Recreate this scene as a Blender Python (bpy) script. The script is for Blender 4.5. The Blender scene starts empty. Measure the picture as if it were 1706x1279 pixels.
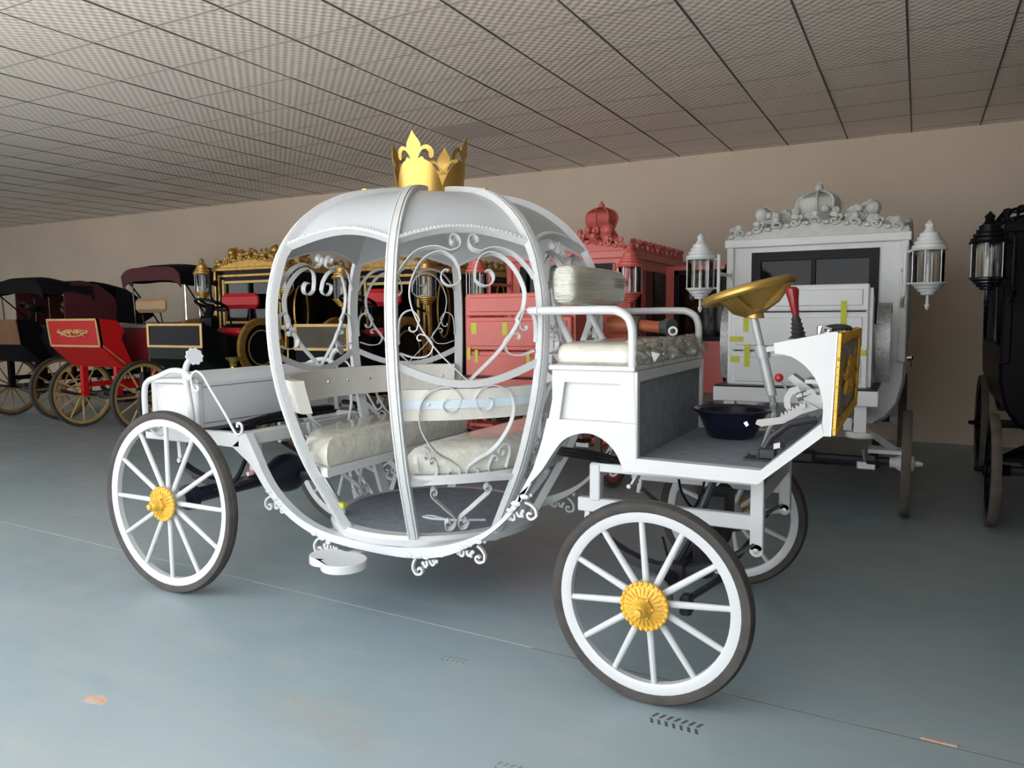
import bpy, math, random
import numpy as np
from mathutils import Matrix, Vector
random.seed(7)
PI = math.pi
scene = bpy.context.scene
COL = scene.collection
sin, cos, rad = math.sin, math.cos, math.radians

# ------------------------------------------------------------------ camera
FPX, PSI, PIT, ROL, CAMH = 1281.5, .4855681, .0878066, -.00838304, 1.3458
_f = np.array([-sin(PSI)*cos(PIT), cos(PSI)*cos(PIT), -sin(PIT)])
_r = np.array([cos(PSI), sin(PSI), 0.0])
_u = np.cross(_r, _f)
_r2 = cos(ROL)*_r + sin(ROL)*_u
_u2 = -sin(ROL)*_r + cos(ROL)*_u
cam = bpy.data.cameras.new('camera')
cam.sensor_fit = 'HORIZONTAL'; cam.sensor_width = 36.0; cam.lens = FPX/1706*36
cam.clip_start = .05; cam.clip_end = 200
camo = bpy.data.objects.new('camera', cam); COL.objects.link(camo)
m = Matrix.Identity(4)
for i in range(3):
    m[i][0] = _r2[i]; m[i][1] = _u2[i]; m[i][2] = -_f[i]
m[2][3] = CAMH
camo.matrix_world = m
scene.camera = camo
def project(p):
    d = np.asarray(p, float) - np.array([0, 0, CAMH]); z = d @ _f
    return 853 + FPX*(d @ _r2)/z, 639.5 - FPX*(d @ _u2)/z, z

# ------------------------------------------------------------------ sky and exposure
w = bpy.data.worlds.new('overcast_sky'); scene.world = w; w.use_nodes = True
bg = w.node_tree.nodes['Background']
bg.inputs[0].default_value = (0.93, 0.97, 1.0, 1); bg.inputs[1].default_value = 2.3
sun = bpy.data.lights.new('sun', 'SUN'); sun.energy = 8.0; sun.angle = .02; sun.color = (1, .95, .88)
suno = bpy.data.objects.new('sun', sun); COL.objects.link(suno); suno.rotation_euler = (rad(-38), rad(6), 0)   # high sun behind the building, lighting the yard only
scene.view_settings.view_transform = 'Standard'
scene.view_settings.look = 'None'
scene.view_settings.gamma = 1.0
scene.view_settings.use_curve_mapping = False
scene.view_settings.exposure = .95

# ------------------------------------------------------------------ materials
MAT = {}
def mat(name, col, rough=.5, metal=0., noise=0., nscale=8., bump=0., bscale=40., coat=0., spec=.5, col2=None, stretch=None, bdist=.004):
    if name in MAT: return MAT[name]
    mt = bpy.data.materials.new(name); mt.use_nodes = True
    nt = mt.node_tree; b = nt.nodes['Principled BSDF']
    b.inputs['Base Color'].default_value = (*col, 1)
    b.inputs['Roughness'].default_value = rough
    b.inputs['Metallic'].default_value = metal
    b.inputs['Specular IOR Level'].default_value = spec
    if coat: b.inputs['Coat Weight'].default_value = coat; b.inputs['Coat Roughness'].default_value = .08
    tc = nt.nodes.new('ShaderNodeTexCoord'); src = tc.outputs['Object']
    if stretch:
        mp = nt.nodes.new('ShaderNodeMapping'); mp.inputs['Scale'].default_value = stretch
        nt.links.new(src, mp.inputs['Vector']); src = mp.outputs['Vector']
    n = nt.nodes.new('ShaderNodeTexNoise'); n.inputs['Scale'].default_value = nscale; n.inputs['Detail'].default_value = 5
    nt.links.new(src, n.inputs['Vector'])
    mx = nt.nodes.new('ShaderNodeMix'); mx.data_type = 'RGBA'
    c2 = col2 or tuple(c*(1-max(noise, .04)) for c in col)
    mx.inputs['A'].default_value = (*col, 1); mx.inputs['B'].default_value = (*c2, 1)
    rp = nt.nodes.new('ShaderNodeMapRange'); rp.inputs['From Min'].default_value = .35; rp.inputs['From Max'].default_value = .7
    nt.links.new(n.outputs['Fac'], rp.inputs['Value']); nt.links.new(rp.outputs['Result'], mx.inputs['Factor'])
    nt.links.new(mx.outputs['Result'], b.inputs['Base Color'])
    if bump:
        n2 = nt.nodes.new('ShaderNodeTexNoise'); n2.inputs['Scale'].default_value = bscale; n2.inputs['Detail'].default_value = 4
        nt.links.new(src, n2.inputs['Vector'])
        bp = nt.nodes.new('ShaderNodeBump'); bp.inputs['Strength'].default_value = bump; bp.inputs['Distance'].default_value = bdist
        nt.links.new(n2.outputs['Fac'], bp.inputs['Height']); nt.links.new(bp.outputs['Normal'], b.inputs['Normal'])
    MAT[name] = mt
    return mt
def glass_mat(name, tint, rough=.03, alpha=.25, ior=1.45):
    mt = bpy.data.materials.new(name); mt.use_nodes = True; nt = mt.node_tree
    for n in list(nt.nodes): nt.nodes.remove(n)
    out = nt.nodes.new('ShaderNodeOutputMaterial'); mix = nt.nodes.new('ShaderNodeMixShader')
    tr = nt.nodes.new('ShaderNodeBsdfTransparent'); tr.inputs[0].default_value = (*tint, 1)
    gl = nt.nodes.new('ShaderNodeBsdfGlossy'); gl.inputs['Roughness'].default_value = rough
    fr = nt.nodes.new('ShaderNodeFresnel'); fr.inputs[0].default_value = ior
    ad = nt.nodes.new('ShaderNodeMath'); ad.operation = 'ADD'; ad.inputs[1].default_value = alpha; ad.use_clamp = True
    nt.links.new(fr.outputs[0], ad.inputs[0]); nt.links.new(ad.outputs[0], mix.inputs[0])
    nt.links.new(tr.outputs[0], mix.inputs[1]); nt.links.new(gl.outputs[0], mix.inputs[2]); nt.links.new(mix.outputs[0], out.inputs[0])
    MAT[name] = mt; return mt

WHITE = mat('white_gloss_paint', (.545, .552, .56), .32, noise=.05, nscale=5, bump=.05, bscale=90)
WHITE2 = mat('white_speckled_paint', (.58, .588, .596), .42, noise=.08, nscale=120, bump=.5, bscale=160)
ROOFW = mat('shaded_white_roof_paint', (.47, .495, .52), .42, noise=.05, nscale=3)  # white roof, greyed in the colour for the weaker light from above
TRUNKW = mat('pale_grey_trunk_paint', (.58, .61, .64), .38, noise=.05, nscale=3)
TYRE = mat('grey_black_rubber', (.052, .047, .042), .75, noise=.35, nscale=14, bump=.3, bscale=60)
GOLD = mat('gold_paint', (.78, .45, .055), .45, metal=.25, noise=.25, nscale=25, bump=.35, bscale=90)
GOLDM = mat('brushed_gold_sheet', (.60, .38, .10), .38, metal=.85, noise=.2, nscale=6, bump=.05, bscale=60)
GOLDS = mat('gold_steering_paint', (.50, .32, .085), .36, metal=.7, noise=.12, nscale=10)
CREAM = mat('cream_vinyl_in_plastic', (.60, .585, .51), .3, noise=.12, nscale=10, bump=.9, bscale=16, coat=.8, bdist=.012)
CREAMB = mat('cream_vinyl', (.66, .64, .58), .42, noise=.1, nscale=10, bump=.6, bscale=12, bdist=.01, stretch=(1, 1, .5))
CREAMP = mat('cream_backrest_in_plastic', (.64, .64, .55), .25, noise=.2, nscale=9, bump=1, bscale=30, coat=.9, stretch=(.6, .12, 4.0), bdist=.02)
CARPET = mat('dark_grey_floor_mat', (.20, .225, .26), .8, noise=.25, nscale=20, bump=.2, bscale=200)
BLACK = mat('black_paint', (.005, .005, .007), .35, noise=.1, spec=.12)
BLACKM = mat('black_steel', (.022, .022, .028), .5, noise=.2, bump=.2)
NAVY = mat('navy_plastic', (.006, .008, .022), .22, noise=.1)
STEEL = mat('zinc_steel', (.55, .56, .57), .35, metal=.8, noise=.15)
GREYM = mat('grey_painted_steel', (.42, .44, .45), .4, metal=.2, noise=.08)
CHROME = mat('chrome', (.75, .76, .78), .12, metal=1)
RED = mat('red_gloss_paint', (.52, .012, .014), .35, noise=.1, spec=.25)
REDK = mat('dark_red_knob', (.20, .012, .016), .2, noise=.1)
REDV = mat('red_vinyl', (.55, .015, .028), .45, noise=.1)
MAROON = mat('maroon_lining', (.085, .010, .016), .7, noise=.2)
TAN = mat('tan_vinyl', (.50, .33, .18), .5, noise=.1)
BROWN = mat('brown_panel', (.22, .10, .045), .45, noise=.3, nscale=3)
PINK = mat('pink_gloss_paint', (.66, .135, .11), .28, spec=.35, noise=.06, nscale=4)
PINKD = mat('pink_matt_paint', (.62, .13, .11), .45, noise=.1)
WCOACH = mat('offwhite_coach_paint', (.76, .77, .78), .4, noise=.06, nscale=4)
WCREST = mat('offwhite_carving_paint', (.62, .63, .60), .5, noise=.2, nscale=12, bump=.4, bscale=50)
SILV = mat('hammered_silver_trim', (.45, .45, .46), .42, metal=.5, noise=.35, nscale=40, bump=.8, bscale=60)
CANVAS = mat('black_canvas', (.008, .008, .010), .8, noise=.3, bump=.3, spec=.15)
TAPE = mat('yellow_green_masking_tape', (.62, .62, .05), .6, noise=.1)
GOLDO = mat('old_gold_carving', (.56, .33, .085), .36, metal=.65, noise=.35, nscale=20, bump=.4, bscale=60)
LGOLD = mat('light_gold_trim', (.62, .42, .16), .42, metal=.3, noise=.15)
ORANGE = mat('orange_plastic', (.34, .085, .03), .45, noise=.15)
DGREY = mat('dark_grey_panel', (.06, .065, .07), .5, noise=.2)
GREYP = mat('grey_mirror_panel', (.46, .47, .50), .25, metal=.35, noise=.1)
WOODW = mat('varnished_wood_wheel', (.30, .17, .06), .45, noise=.35, nscale=6)
TAPEW = mat('dusty_wheel_rubber', (.13, .105, .085), .8, noise=.4, nscale=10, bump=.4)
BLUEW = mat('pale_blue_strip', (.60, .69, .76), .4, noise=.05)
GLASS = glass_mat('clear_lantern_glass', (.92, .93, .92), .06, .0)
DGLASS = glass_mat('dark_tinted_glass', (.30, .30, .30), .05, .0, 1.28)
FILM = glass_mat('crumpled_plastic_film', (.93, .93, .92), .12, .16)
MIRROR = mat('polished_steel_panel', (.42, .43, .40), .08, metal=.9, noise=.3, nscale=3)

# floor
def floor_mat():
    mt = bpy.data.materials.new('blue_grey_epoxy_floor'); mt.use_nodes = True; nt = mt.node_tree; b = nt.nodes['Principled BSDF']
    tc = nt.nodes.new('ShaderNodeTexCoord')
    def noise(scale, detail=6, rough=.6, vec=None):
        n = nt.nodes.new('ShaderNodeTexNoise'); n.inputs['Scale'].default_value = scale; n.inputs['Detail'].default_value = detail; n.inputs['Roughness'].default_value = rough
        nt.links.new(vec or tc.outputs['Object'], n.inputs['Vector']); return n.outputs['Fac']
    def mrange(v, a, b_, c=0., d=1.):
        r = nt.nodes.new('ShaderNodeMapRange'); r.inputs['From Min'].default_value = a; r.inputs['From Max'].default_value = b_
        r.inputs['To Min'].default_value = c; r.inputs['To Max'].default_value = d; nt.links.new(v, r.inputs['Value']); return r.outputs['Result']
    def mixc(f, a, bb):
        x = nt.nodes.new('ShaderNodeMix'); x.data_type = 'RGBA'
        nt.links.new(f, x.inputs['Factor'])
        for s, v in (('A', a), ('B', bb)):
            if isinstance(v, tuple): x.inputs[s].default_value = (*v, 1)
            else: nt.links.new(v, x.inputs[s])
        return x.outputs['Result']
    mp = nt.nodes.new('ShaderNodeMapping'); mp.inputs['Scale'].default_value = (.5, 2.2, 1); mp.inputs['Rotation'].default_value = (0, 0, -.25)
    nt.links.new(tc.outputs['Object'], mp.inputs['Vector'])
    base = mixc(mrange(noise(.55), .35, .68), (.235, .315, .345), (.31, .36, .375))
    base = mixc(mrange(noise(3.2, 8, .7, mp.outputs['Vector']), .5, .8, 0, .5), base, (.40, .40, .39))
    base = mixc(mrange(noise(9., 8, .75), .56, .85, 0, .3), base, (.22, .27, .28))
    # brownish foot-traffic stains
    for (x, y, rx, ry, k, c) in [(-1.78, 1.93, .30, .17, .55, (.33, .27, .22)), (-1.55, 1.83, .16, .10, .5, (.34, .26, .21)), (-.55, 2.0, .14, .05, .4, (.18, .20, .13)), (-2.3, 1.35, .5, .2, .3, (.36, .34, .30)), (-3.4, 2.0, .7, .25, .3, (.36, .36, .35))]:
        mm = nt.nodes.new('ShaderNodeMapping'); mm.vector_type = 'TEXTURE'
        mm.inputs['Location'].default_value = (x, y, 0); mm.inputs['Scale'].default_value = (rx, ry, 1)
        nt.links.new(tc.outputs['Object'], mm.inputs['Vector'])
        ln = nt.nodes.new('ShaderNodeVectorMath'); ln.operation = 'LENGTH'; nt.links.new(mm.outputs['Vector'], ln.inputs[0])
        f1 = mrange(ln.outputs['Value'], 1.0, .2, 0, k)
        mul = nt.nodes.new('ShaderNodeMath'); mul.operation = 'MULTIPLY'; nt.links.new(f1, mul.inputs[0]); nt.links.new(mrange(noise(14, 6, .7), .35, .65), mul.inputs[1])
        base = mixc(mul.outputs[0], base, c)
    nt.links.new(base, b.inputs['Base Color'])
    nt.links.new(mrange(noise(4, 6), .3, .7, .30, .52), b.inputs['Roughness'])
    bp = nt.nodes.new('ShaderNodeBump'); bp.inputs['Strength'].default_value = .12; bp.inputs['Distance'].default_value = .004
    nt.links.new(noise(30, 5), bp.inputs['Height']); nt.links.new(bp.outputs['Normal'], b.inputs['Normal'])
    return mt
FLOOR = floor_mat()
def ceil_mat(name, col, emboss):
    mt = bpy.data.materials.new(name); mt.use_nodes = True; nt = mt.node_tree; b = nt.nodes['Principled BSDF']
    b.inputs['Base Color'].default_value = (*col, 1); b.inputs['Roughness'].default_value = .55
    geo = nt.nodes.new('ShaderNodeNewGeometry'); sp = nt.nodes.new('ShaderNodeSeparateXYZ'); nt.links.new(geo.outputs['Position'], sp.inputs[0])
    n = nt.nodes.new('ShaderNodeTexNoise'); n.inputs['Scale'].default_value = 1.3; nt.links.new(geo.outputs['Position'], n.inputs['Vector'])
    mx = nt.nodes.new('ShaderNodeMix'); mx.data_type = 'RGBA'; mx.inputs['A'].default_value = (*col, 1); mx.inputs['B'].default_value = (*[c*.9 for c in col], 1)
    nt.links.new(n.outputs['Fac'], mx.inputs['Factor']); nt.links.new(mx.outputs['Result'], b.inputs['Base Color'])
    if emboss:
        outs = []
        for ax, k in (('X', 2*PI/.075), ('Y', 2*PI/.075)):
            mu = nt.nodes.new('ShaderNodeMath'); mu.operation = 'MULTIPLY'; mu.inputs[1].default_value = k; nt.links.new(sp.outputs[ax], mu.inputs[0])
            si = nt.nodes.new('ShaderNodeMath'); si.operation = 'SINE'; nt.links.new(mu.outputs[0], si.inputs[0]); outs.append(si.outputs[0])
        pr = nt.nodes.new('ShaderNodeMath'); pr.operation = 'MULTIPLY'; nt.links.new(outs[0], pr.inputs[0]); nt.links.new(outs[1], pr.inputs[1])
        bp = nt.nodes.new('ShaderNodeBump'); bp.inputs['Strength'].default_value = emboss; bp.inputs['Distance'].default_value = .006
        nt.links.new(pr.outputs[0], bp.inputs['Height']); nt.links.new(bp.outputs['Normal'], b.inputs['Normal'])
    return mt
CTILE = ceil_mat('embossed_ceiling_tile', (.88, .80, .73), .45)
CPLAIN = ceil_mat('plain_ceiling_tile', (.70, .63, .58), 0)
CBACK = mat('dark_ceiling_void', (.03, .028, .027), .9)
WALL = mat('beige_wall_paint', (.70, .585, .475), .75, noise=.12, nscale=.7, bump=.1, bscale=12)
CONC = mat('pale_concrete_yard', (.66, .65, .62), .85, noise=.15, nscale=2)
JOINT = mat('rusty_joint_filler', (.15, .105, .075), .8, noise=.5, nscale=5, col2=(.25, .20, .16))
RUST = mat('orange_paint_chip', (.46, .27, .17), .7, noise=.4, nscale=40, col2=(.48, .40, .34))
PALEJ = mat('pale_joint_filler', (.48, .49, .48), .8, noise=.3, nscale=5)
DIRT = mat('dark_tread_dirt', (.07, .08, .075), .85, noise=.2, nscale=60)

# ------------------------------------------------------------------ mesh helpers
def V(*a): return np.array(a, float)
def nrm(a):
    a = np.asarray(a, float); l = np.linalg.norm(a)
    return a/l if l > 1e-12 else a
def spl(pts, n=8, closed=False):
    P = [np.asarray(p, float) for p in pts]; out = []
    N = len(P); segs = N if closed else N-1
    for i in range(segs):
        if closed: p0, p1, p2, p3 = P[(i-1) % N], P[i], P[(i+1) % N], P[(i+2) % N]
        else: p0, p1, p2, p3 = P[max(i-1, 0)], P[i], P[i+1], P[min(i+2, N-1)]
        for k in range(n):
            t = k/n
            out.append(.5*((2*p1)+(-p0+p2)*t+(2*p0-5*p1+4*p2-p3)*t*t+(-p0+3*p1-3*p2+p3)*t**3))
    if not closed: out.append(P[-1])
    return out
def spiral(cx, cy, r0, r1, a0, a1, n=14):
    return [V(cx+(r0+(r1-r0)*k/n)*cos(rad(a0+(a1-a0)*k/n)), cy+(r0+(r1-r0)*k/n)*sin(rad(a0+(a1-a0)*k/n))) for k in range(n+1)]
def arc2(cx, cy, r, a0, a1, n=10, ry=None):
    ry = ry or r
    return [(cx+r*cos(rad(a0+(a1-a0)*k/n)), cy+ry*sin(rad(a0+(a1-a0)*k/n))) for k in range(n+1)]
class MB:
    def __init__(s): s.v = []; s.f = []
    def add(s, vs, fs):
        o = len(s.v); s.v += [tuple(map(float, p)) for p in vs]; s.f += [tuple(i+o for i in f) for f in fs]; return s
    def box(s, x0, x1, y0, y1, z0, z1, ch=0.):
        if ch <= 0:
            vs = [(x, y, z) for x in (x0, x1) for y in (y0, y1) for z in (z0, z1)]
            return s.add(vs, [(0, 1, 3, 2), (4, 6, 7, 5), (0, 4, 5, 1), (2, 3, 7, 6), (0, 2, 6, 4), (1, 5, 7, 3)])
        c = min(ch, (x1-x0)*.45, (y1-y0)*.45, (z1-z0)*.45)
        vs = []; idx = {}
        for ix, x in enumerate((x0, x1)):
            for iy, y in enumerate((y0, y1)):
                for iz, z in enumerate((z0, z1)):
                    dx, dy, dz = (c if ix == 0 else -c), (c if iy == 0 else -c), (c if iz == 0 else -c)
                    idx[ix, iy, iz] = len(vs)
                    vs += [(x, y+dy, z+dz), (x+dx, y, z+dz), (x+dx, y+dy, z)]
        fs = []
        g = lambda a, b, d, k: idx[a, b, d]+k
        for a in (0, 1):
            fs.append((g(a, 0, 0, 0), g(a, 0, 1, 0), g(a, 1, 1, 0), g(a, 1, 0, 0)))
            fs.append((g(0, a, 0, 1), g(0, a, 1, 1), g(1, a, 1, 1), g(1, a, 0, 1)))
            fs.append((g(0, 0, a, 2), g(0, 1, a, 2), g(1, 1, a, 2), g(1, 0, a, 2)))
        for a in (0, 1):
            for b in (0, 1):
                fs.append((g(a, b, 0, 0), g(a, b, 1, 0), g(a, b, 1, 1), g(a, b, 0, 1)))
                fs.append((g(a, 0, b, 0), g(a, 1, b, 0), g(a, 1, b, 2), g(a, 0, b, 2)))
                fs.append((g(0, a, b, 1), g(1, a, b, 1), g(1, a, b, 2), g(0, a, b, 2)))
                for d in (0, 1): fs.append((g(a, b, d, 0), g(a, b, d, 1), g(a, b, d, 2)))
        return s.add(vs, fs)
    def beam(s, a, b, w, h, up=(0, 0, 1)):
        a, b = V(*a), V(*b); t = nrm(b-a); r = nrm(np.cross(t, up)); u = np.cross(r, t)
        vs = [p+i*r*w/2+j*u*h/2 for p in (a, b) for i, j in ((-1, -1), (1, -1), (1, 1), (-1, 1))]
        return s.add(vs, [(3, 2, 1, 0), (4, 5, 6, 7), (0, 1, 5, 4), (1, 2, 6, 5), (2, 3, 7, 6), (3, 0, 4, 7)])
    def prism(s, poly, axis, a0, a1):
        n = len(poly)
        mk = {'x': lambda p, a: (a, p[0], p[1]), 'y': lambda p, a: (p[0], a, p[1]), 'z': lambda p, a: (p[0], p[1], a)}[axis]
        vs = [mk(p, a0) for p in poly]+[mk(p, a1) for p in poly]
        return s.add(vs, [tuple(range(n)), tuple(range(2*n-1, n-1, -1))]+[(i, (i+1) % n, n+(i+1) % n, n+i) for i in range(n)])
    def tube(s, path, r, n=8, closed=False):
        P = [V(*p) for p in path]; N = len(P); R = r if hasattr(r, '__len__') else [r]*N
        T = []
        for i in range(N):
            a = P[(i-1) % N] if closed or i > 0 else P[i]; b = P[(i+1) % N] if closed or i < N-1 else P[i]
            T.append(nrm(b-a))
        ref = V(0, 0, 1) if abs(T[0][2]) < .9 else V(1, 0, 0)
        u = nrm(np.cross(T[0], ref)); vs = []; 
        for i in range(N):
            u = nrm(u-T[i]*(u @ T[i])); w_ = np.cross(T[i], u)
            for k in range(n):
                a = 2*PI*k/n; vs.append(P[i]+R[i]*(cos(a)*u+sin(a)*w_))
        fs = []
        for i in range(N if closed else N-1):
            j = (i+1) % N
            for k in range(n): fs.append((i*n+k, i*n+(k+1) % n, j*n+(k+1) % n, j*n+k))
        if not closed: fs += [tuple(range(n-1, -1, -1)), tuple((N-1)*n+k for k in range(n))]
        return s.add(vs, fs)
    def strip(s, path, normals, w, t, closed=False):
        P = [V(*p) for p in path]; N = len(P); vs = []
        for i in range(N):
            a = P[(i-1) % N] if closed or i > 0 else P[i]; b = P[(i+1) % N] if closed or i < N-1 else P[i]
            T = nrm(b-a); nn = nrm(normals[i]-T*(V(*normals[i]) @ T)); bb = np.cross(T, nn)
            for i1, j1 in ((-1, -1), (1, -1), (1, 1), (-1, 1)): vs.append(P[i]+i1*nn*w/2+j1*bb*t/2)
        fs = []
        for i in range(N if closed else N-1):
            j = (i+1) % N
            for k in range(4): fs.append((i*4+k, i*4+(k+1) % 4, j*4+(k+1) % 4, j*4+k))
        if not closed: fs += [(3, 2, 1, 0), tuple((N-1)*4+k for k in range(4))]
        return s.add(vs, fs)
    def lathe(s, prof, c=(0, 0, 0), ax=(0, 0, 1), n=20, lobes=0, amp=0.):
        ax = nrm(ax); ref = V(0, 0, 1) if abs(ax[2]) < .9 else V(1, 0, 0)
        u = nrm(np.cross(ref, ax)) if abs(ax[2]) < .9 else V(1, 0, 0); w_ = np.cross(ax, u); c = V(*c)
        vs = []
        for r, h in prof:
            for k in range(n):
                a = 2*PI*k/n; rr = r*(1+amp*cos(lobes*a)) if lobes else r
                vs.append(c+ax*h+rr*(cos(a)*u+sin(a)*w_))
        fs = [(i*n+k, i*n+(k+1) % n, (i+1)*n+(k+1) % n, (i+1)*n+k) for i in range(len(prof)-1) for k in range(n)]
        if prof[0][0] > 1e-5: fs.append(tuple(range(n-1, -1, -1)))
        if prof[-1][0] > 1e-5: fs.append(tuple((len(prof)-1)*n+k for k in range(n)))
        return s.add(vs, fs)
    def ball(s, c, r, nu=8, nv=5):
        rx, ry, rz = r if hasattr(r, '__len__') else (r, r, r)
        vs = [(c[0], c[1], c[2]-rz)]
        for i in range(1, nv):
            t = -PI/2+PI*i/nv
            for k in range(nu): vs.append((c[0]+rx*cos(t)*cos(2*PI*k/nu), c[1]+ry*cos(t)*sin(2*PI*k/nu), c[2]+rz*sin(t)))
        vs.append((c[0], c[1], c[2]+rz)); L = len(vs)-1; fs = []
        for k in range(nu): fs.append((0, 1+(k+1) % nu, 1+k)); fs.append((L, 1+(nv-2)*nu+k, 1+(nv-2)*nu+(k+1) % nu))
        for i in range(nv-2):
            for k in range(nu): fs.append((1+i*nu+k, 1+i*nu+(k+1) % nu, 1+(i+1)*nu+(k+1) % nu, 1+(i+1)*nu+k))
        return s.add(vs, fs)
    def pillow(s, outline, layers):
        """outline: 2D points; layers: (inset metres, z)"""
        P = [V(*p) for p in outline]; n = len(P); c = sum(P)/n; vs = []
        for ins, z in layers:
            for p in P:
                d = p-c; l = np.linalg.norm(d); q = c+d*max(.05, (l-ins)/l); vs.append((q[0], q[1], z))
        m_ = len(layers); fs = [(i*n+k, i*n+(k+1) % n, (i+1)*n+(k+1) % n, (i+1)*n+k) for i in range(m_-1) for k in range(n)]
        fs += [tuple(range(n-1, -1, -1)), tuple((m_-1)*n+k for k in range(n))]
        return s.add(vs, fs)
    def grid(s, fn, nu, nv, closed_u=False):
        vs = [fn(i/nu, j/nv) for j in range(nv+1) for i in range(nu+1)]
        fs = [(j*(nu+1)+i, j*(nu+1)+i+1, (j+1)*(nu+1)+i+1, (j+1)*(nu+1)+i) for j in range(nv) for i in range(nu)]
        return s.add(vs, fs)
    def shell(s, fn, th, nu, nv):
        """closed thick sheet: fn(u,v)->(point, normal)"""
        A = [[fn(i/nu, j/nv) for i in range(nu+1)] for j in range(nv+1)]
        vs = [p for row in A for p, n_ in row]+[p-th*V(*n_) for row in A for p, n_ in row]
        W = nu+1; K = W*(nv+1); fs = []
        for j in range(nv):
            for i in range(nu):
                a, b, c, d = j*W+i, j*W+i+1, (j+1)*W+i+1, (j+1)*W+i
                fs += [(a, b, c, d), (K+d, K+c, K+b, K+a)]
        for i in range(nu): fs += [(i, K+i, K+i+1, i+1), (nv*W+i, nv*W+i+1, K+nv*W+i+1, K+nv*W+i)]
        for j in range(nv): fs += [(j*W, (j+1)*W, K+(j+1)*W, K+j*W), (j*W+nu, K+j*W+nu, K+(j+1)*W+nu, (j+1)*W+nu)]
        return s.add(vs, fs)
ORG = {}
def mesh_of(name, mb, m_, org=(0, 0, 0), smooth=35):
    me = bpy.data.meshes.new(name)
    o = np.array(org, float)
    me.from_pydata([tuple(np.array(p)-o) for p in mb.v], [], mb.f)
    me.materials.append(m_); 
    if smooth:
        me.polygons.foreach_set('use_smooth', [True]*len(me.polygons))
        me.set_sharp_from_angle(angle=rad(smooth))
    me.validate(); 
    import bmesh
    bm = bmesh.new(); bm.from_mesh(me); bmesh.ops.recalc_face_normals(bm, faces=bm.faces); bm.to_mesh(me); bm.free()
    me.update(); return me
def obj(name, mb, m_, parent=None, org=None, smooth=35):
    porg = ORG.get(parent.name, V(0, 0, 0)) if parent else V(0, 0, 0)
    o_ = V(*org) if org is not None else porg
    ob = bpy.data.objects.new(name, mesh_of(name, mb, m_, o_, smooth)); COL.objects.link(ob)
    ob.location = tuple(o_-porg); 
    if parent: ob.parent = parent
    ORG[ob.name] = o_
    return ob
def inst(name, me, parent, loc, rot=(0, 0, 0)):
    ob = bpy.data.objects.new(name, me); COL.objects.link(ob); ob.parent = parent; ob.location = loc; ob.rotation_euler = rot
    ORG[ob.name] = V(0, 0, 0); return ob
def thing(name, label, cat, loc=(0, 0, 0), rz=0, group=None, local=False):
    o = bpy.data.objects.new(name, None); COL.objects.link(o); o.empty_display_size = .2
    o.location = loc; o.rotation_euler = (0, 0, rz); o['label'] = label; o['category'] = cat
    if group: o['group'] = group
    ORG[o.name] = V(0, 0, 0) if local else V(*loc)
    return o
def tag(o, label, cat, group=None):
    o['label'] = label; o['category'] = cat
    if group: o['group'] = group
    return o
def struct(o, label=None):
    o['kind'] = 'structure'
    if label: o['label'] = label
    return o

# ------------------------------------------------------------------ the room
YW, ZC = 9.046, 1.8394+CAMH
XL, XR, YF = -24.0, 4.2, .5
OX0, OX1, OZ = -8.0, .15, 3.05     # daylight opening in the front wall
jy = lambda x: 2.652+(x-.143)*(-.0408)
fl = MB()
fl.prism([(XL, YF), (XR, YF), (XR, jy(XR)-.004), (XL, jy(XL)-.004)], 'z', -.12, 0)
fl.prism([(XL, jy(XL)+.004), (XR, jy(XR)+.004), (XR, YW), (XL, YW)], 'z', -.12, 0)
floor = struct(obj('floor', fl, FLOOR, smooth=0), 'blue-grey painted concrete floor with a long joint')
for x0, x1, mt_ in ((XL, -1.35, PALEJ), (-1.35, XR, JOINT)):
    j_ = MB(); j_.prism([(x0, jy(x0)-.004), (x1, jy(x1)-.004), (x1, jy(x1)+.004), (x0, jy(x0)+.004)], 'z', -.1, -.0006); obj('floor_joint', j_, mt_, floor, smooth=0)
# boot print, chips
def tread(cx, cy, L, wd, ang, n):
    mb = MB(); ca, sa = cos(ang), sin(ang)
    for k in range(n):
        x = -L/2+L*k/(n-1)
        for sd in (-1, 1):
            pl = [(x, sd*.006), (x+L/n*.45, sd*.006), (x+L/n*1.0, sd*wd/2), (x+L/n*.5, sd*wd/2)]
            pts = [(cx+px*ca-py*sa, cy+px*sa+py*ca) for px, py in pl]
            if sd < 0: pts = pts[::-1]
            mb.prism(pts, 'z', .0, .0006)
    return mb
obj('tread_print', tread(-.678, 2.405, .15, .07, -.02, 7), DIRT, floor, smooth=0)['label'] = 'dark chevron tread print on the floor'
obj('tread_print', tread(-1.585, 2.475, .09, .04, .1, 5), mat('faint_tread_dirt', (.20, .22, .19), .85), floor, smooth=0)
obj('tread_print', tread(-1.03, 1.93, .11, .045, .1, 6), mat('faint_tread_dirt', (.20, .22, .19), .85), floor, smooth=0)
mb = MB(); 
for (cx, cy, r) in [(-2.545, 1.63, .042)]:
    mb.prism([(cx+r*(1+.22*random.uniform(-1, 1))*cos(a)*1.3, cy+r*.7*(1+.35*random.uniform(-1, 1))*sin(a)) for a in [2*PI*k/12 for k in range(12)]], 'z', 0, .0008)
obj('paint_chip', mb, RUST, floor, smooth=0)['label'] = 'orange paint chip stuck on the floor'
mb = MB(); mb.prism([(.05, jy(.05)+.01), (.15, jy(.15)+.006), (.155, jy(.155)+.02), (.06, jy(.06)+.022)], 'z', 0, .004)
obj('rusty_sliver', mb, RUST, floor, smooth=0)
struct(obj('wall_back', MB().box(XL, XR, YW, YW+.2, 0, ZC+.12), WALL, smooth=0), 'plain beige back wall behind the coaches')
struct(obj('wall_left', MB().box(XL-.2, XL, YF-.2, YW+.2, 0, ZC+.12), WALL, smooth=0))
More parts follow.
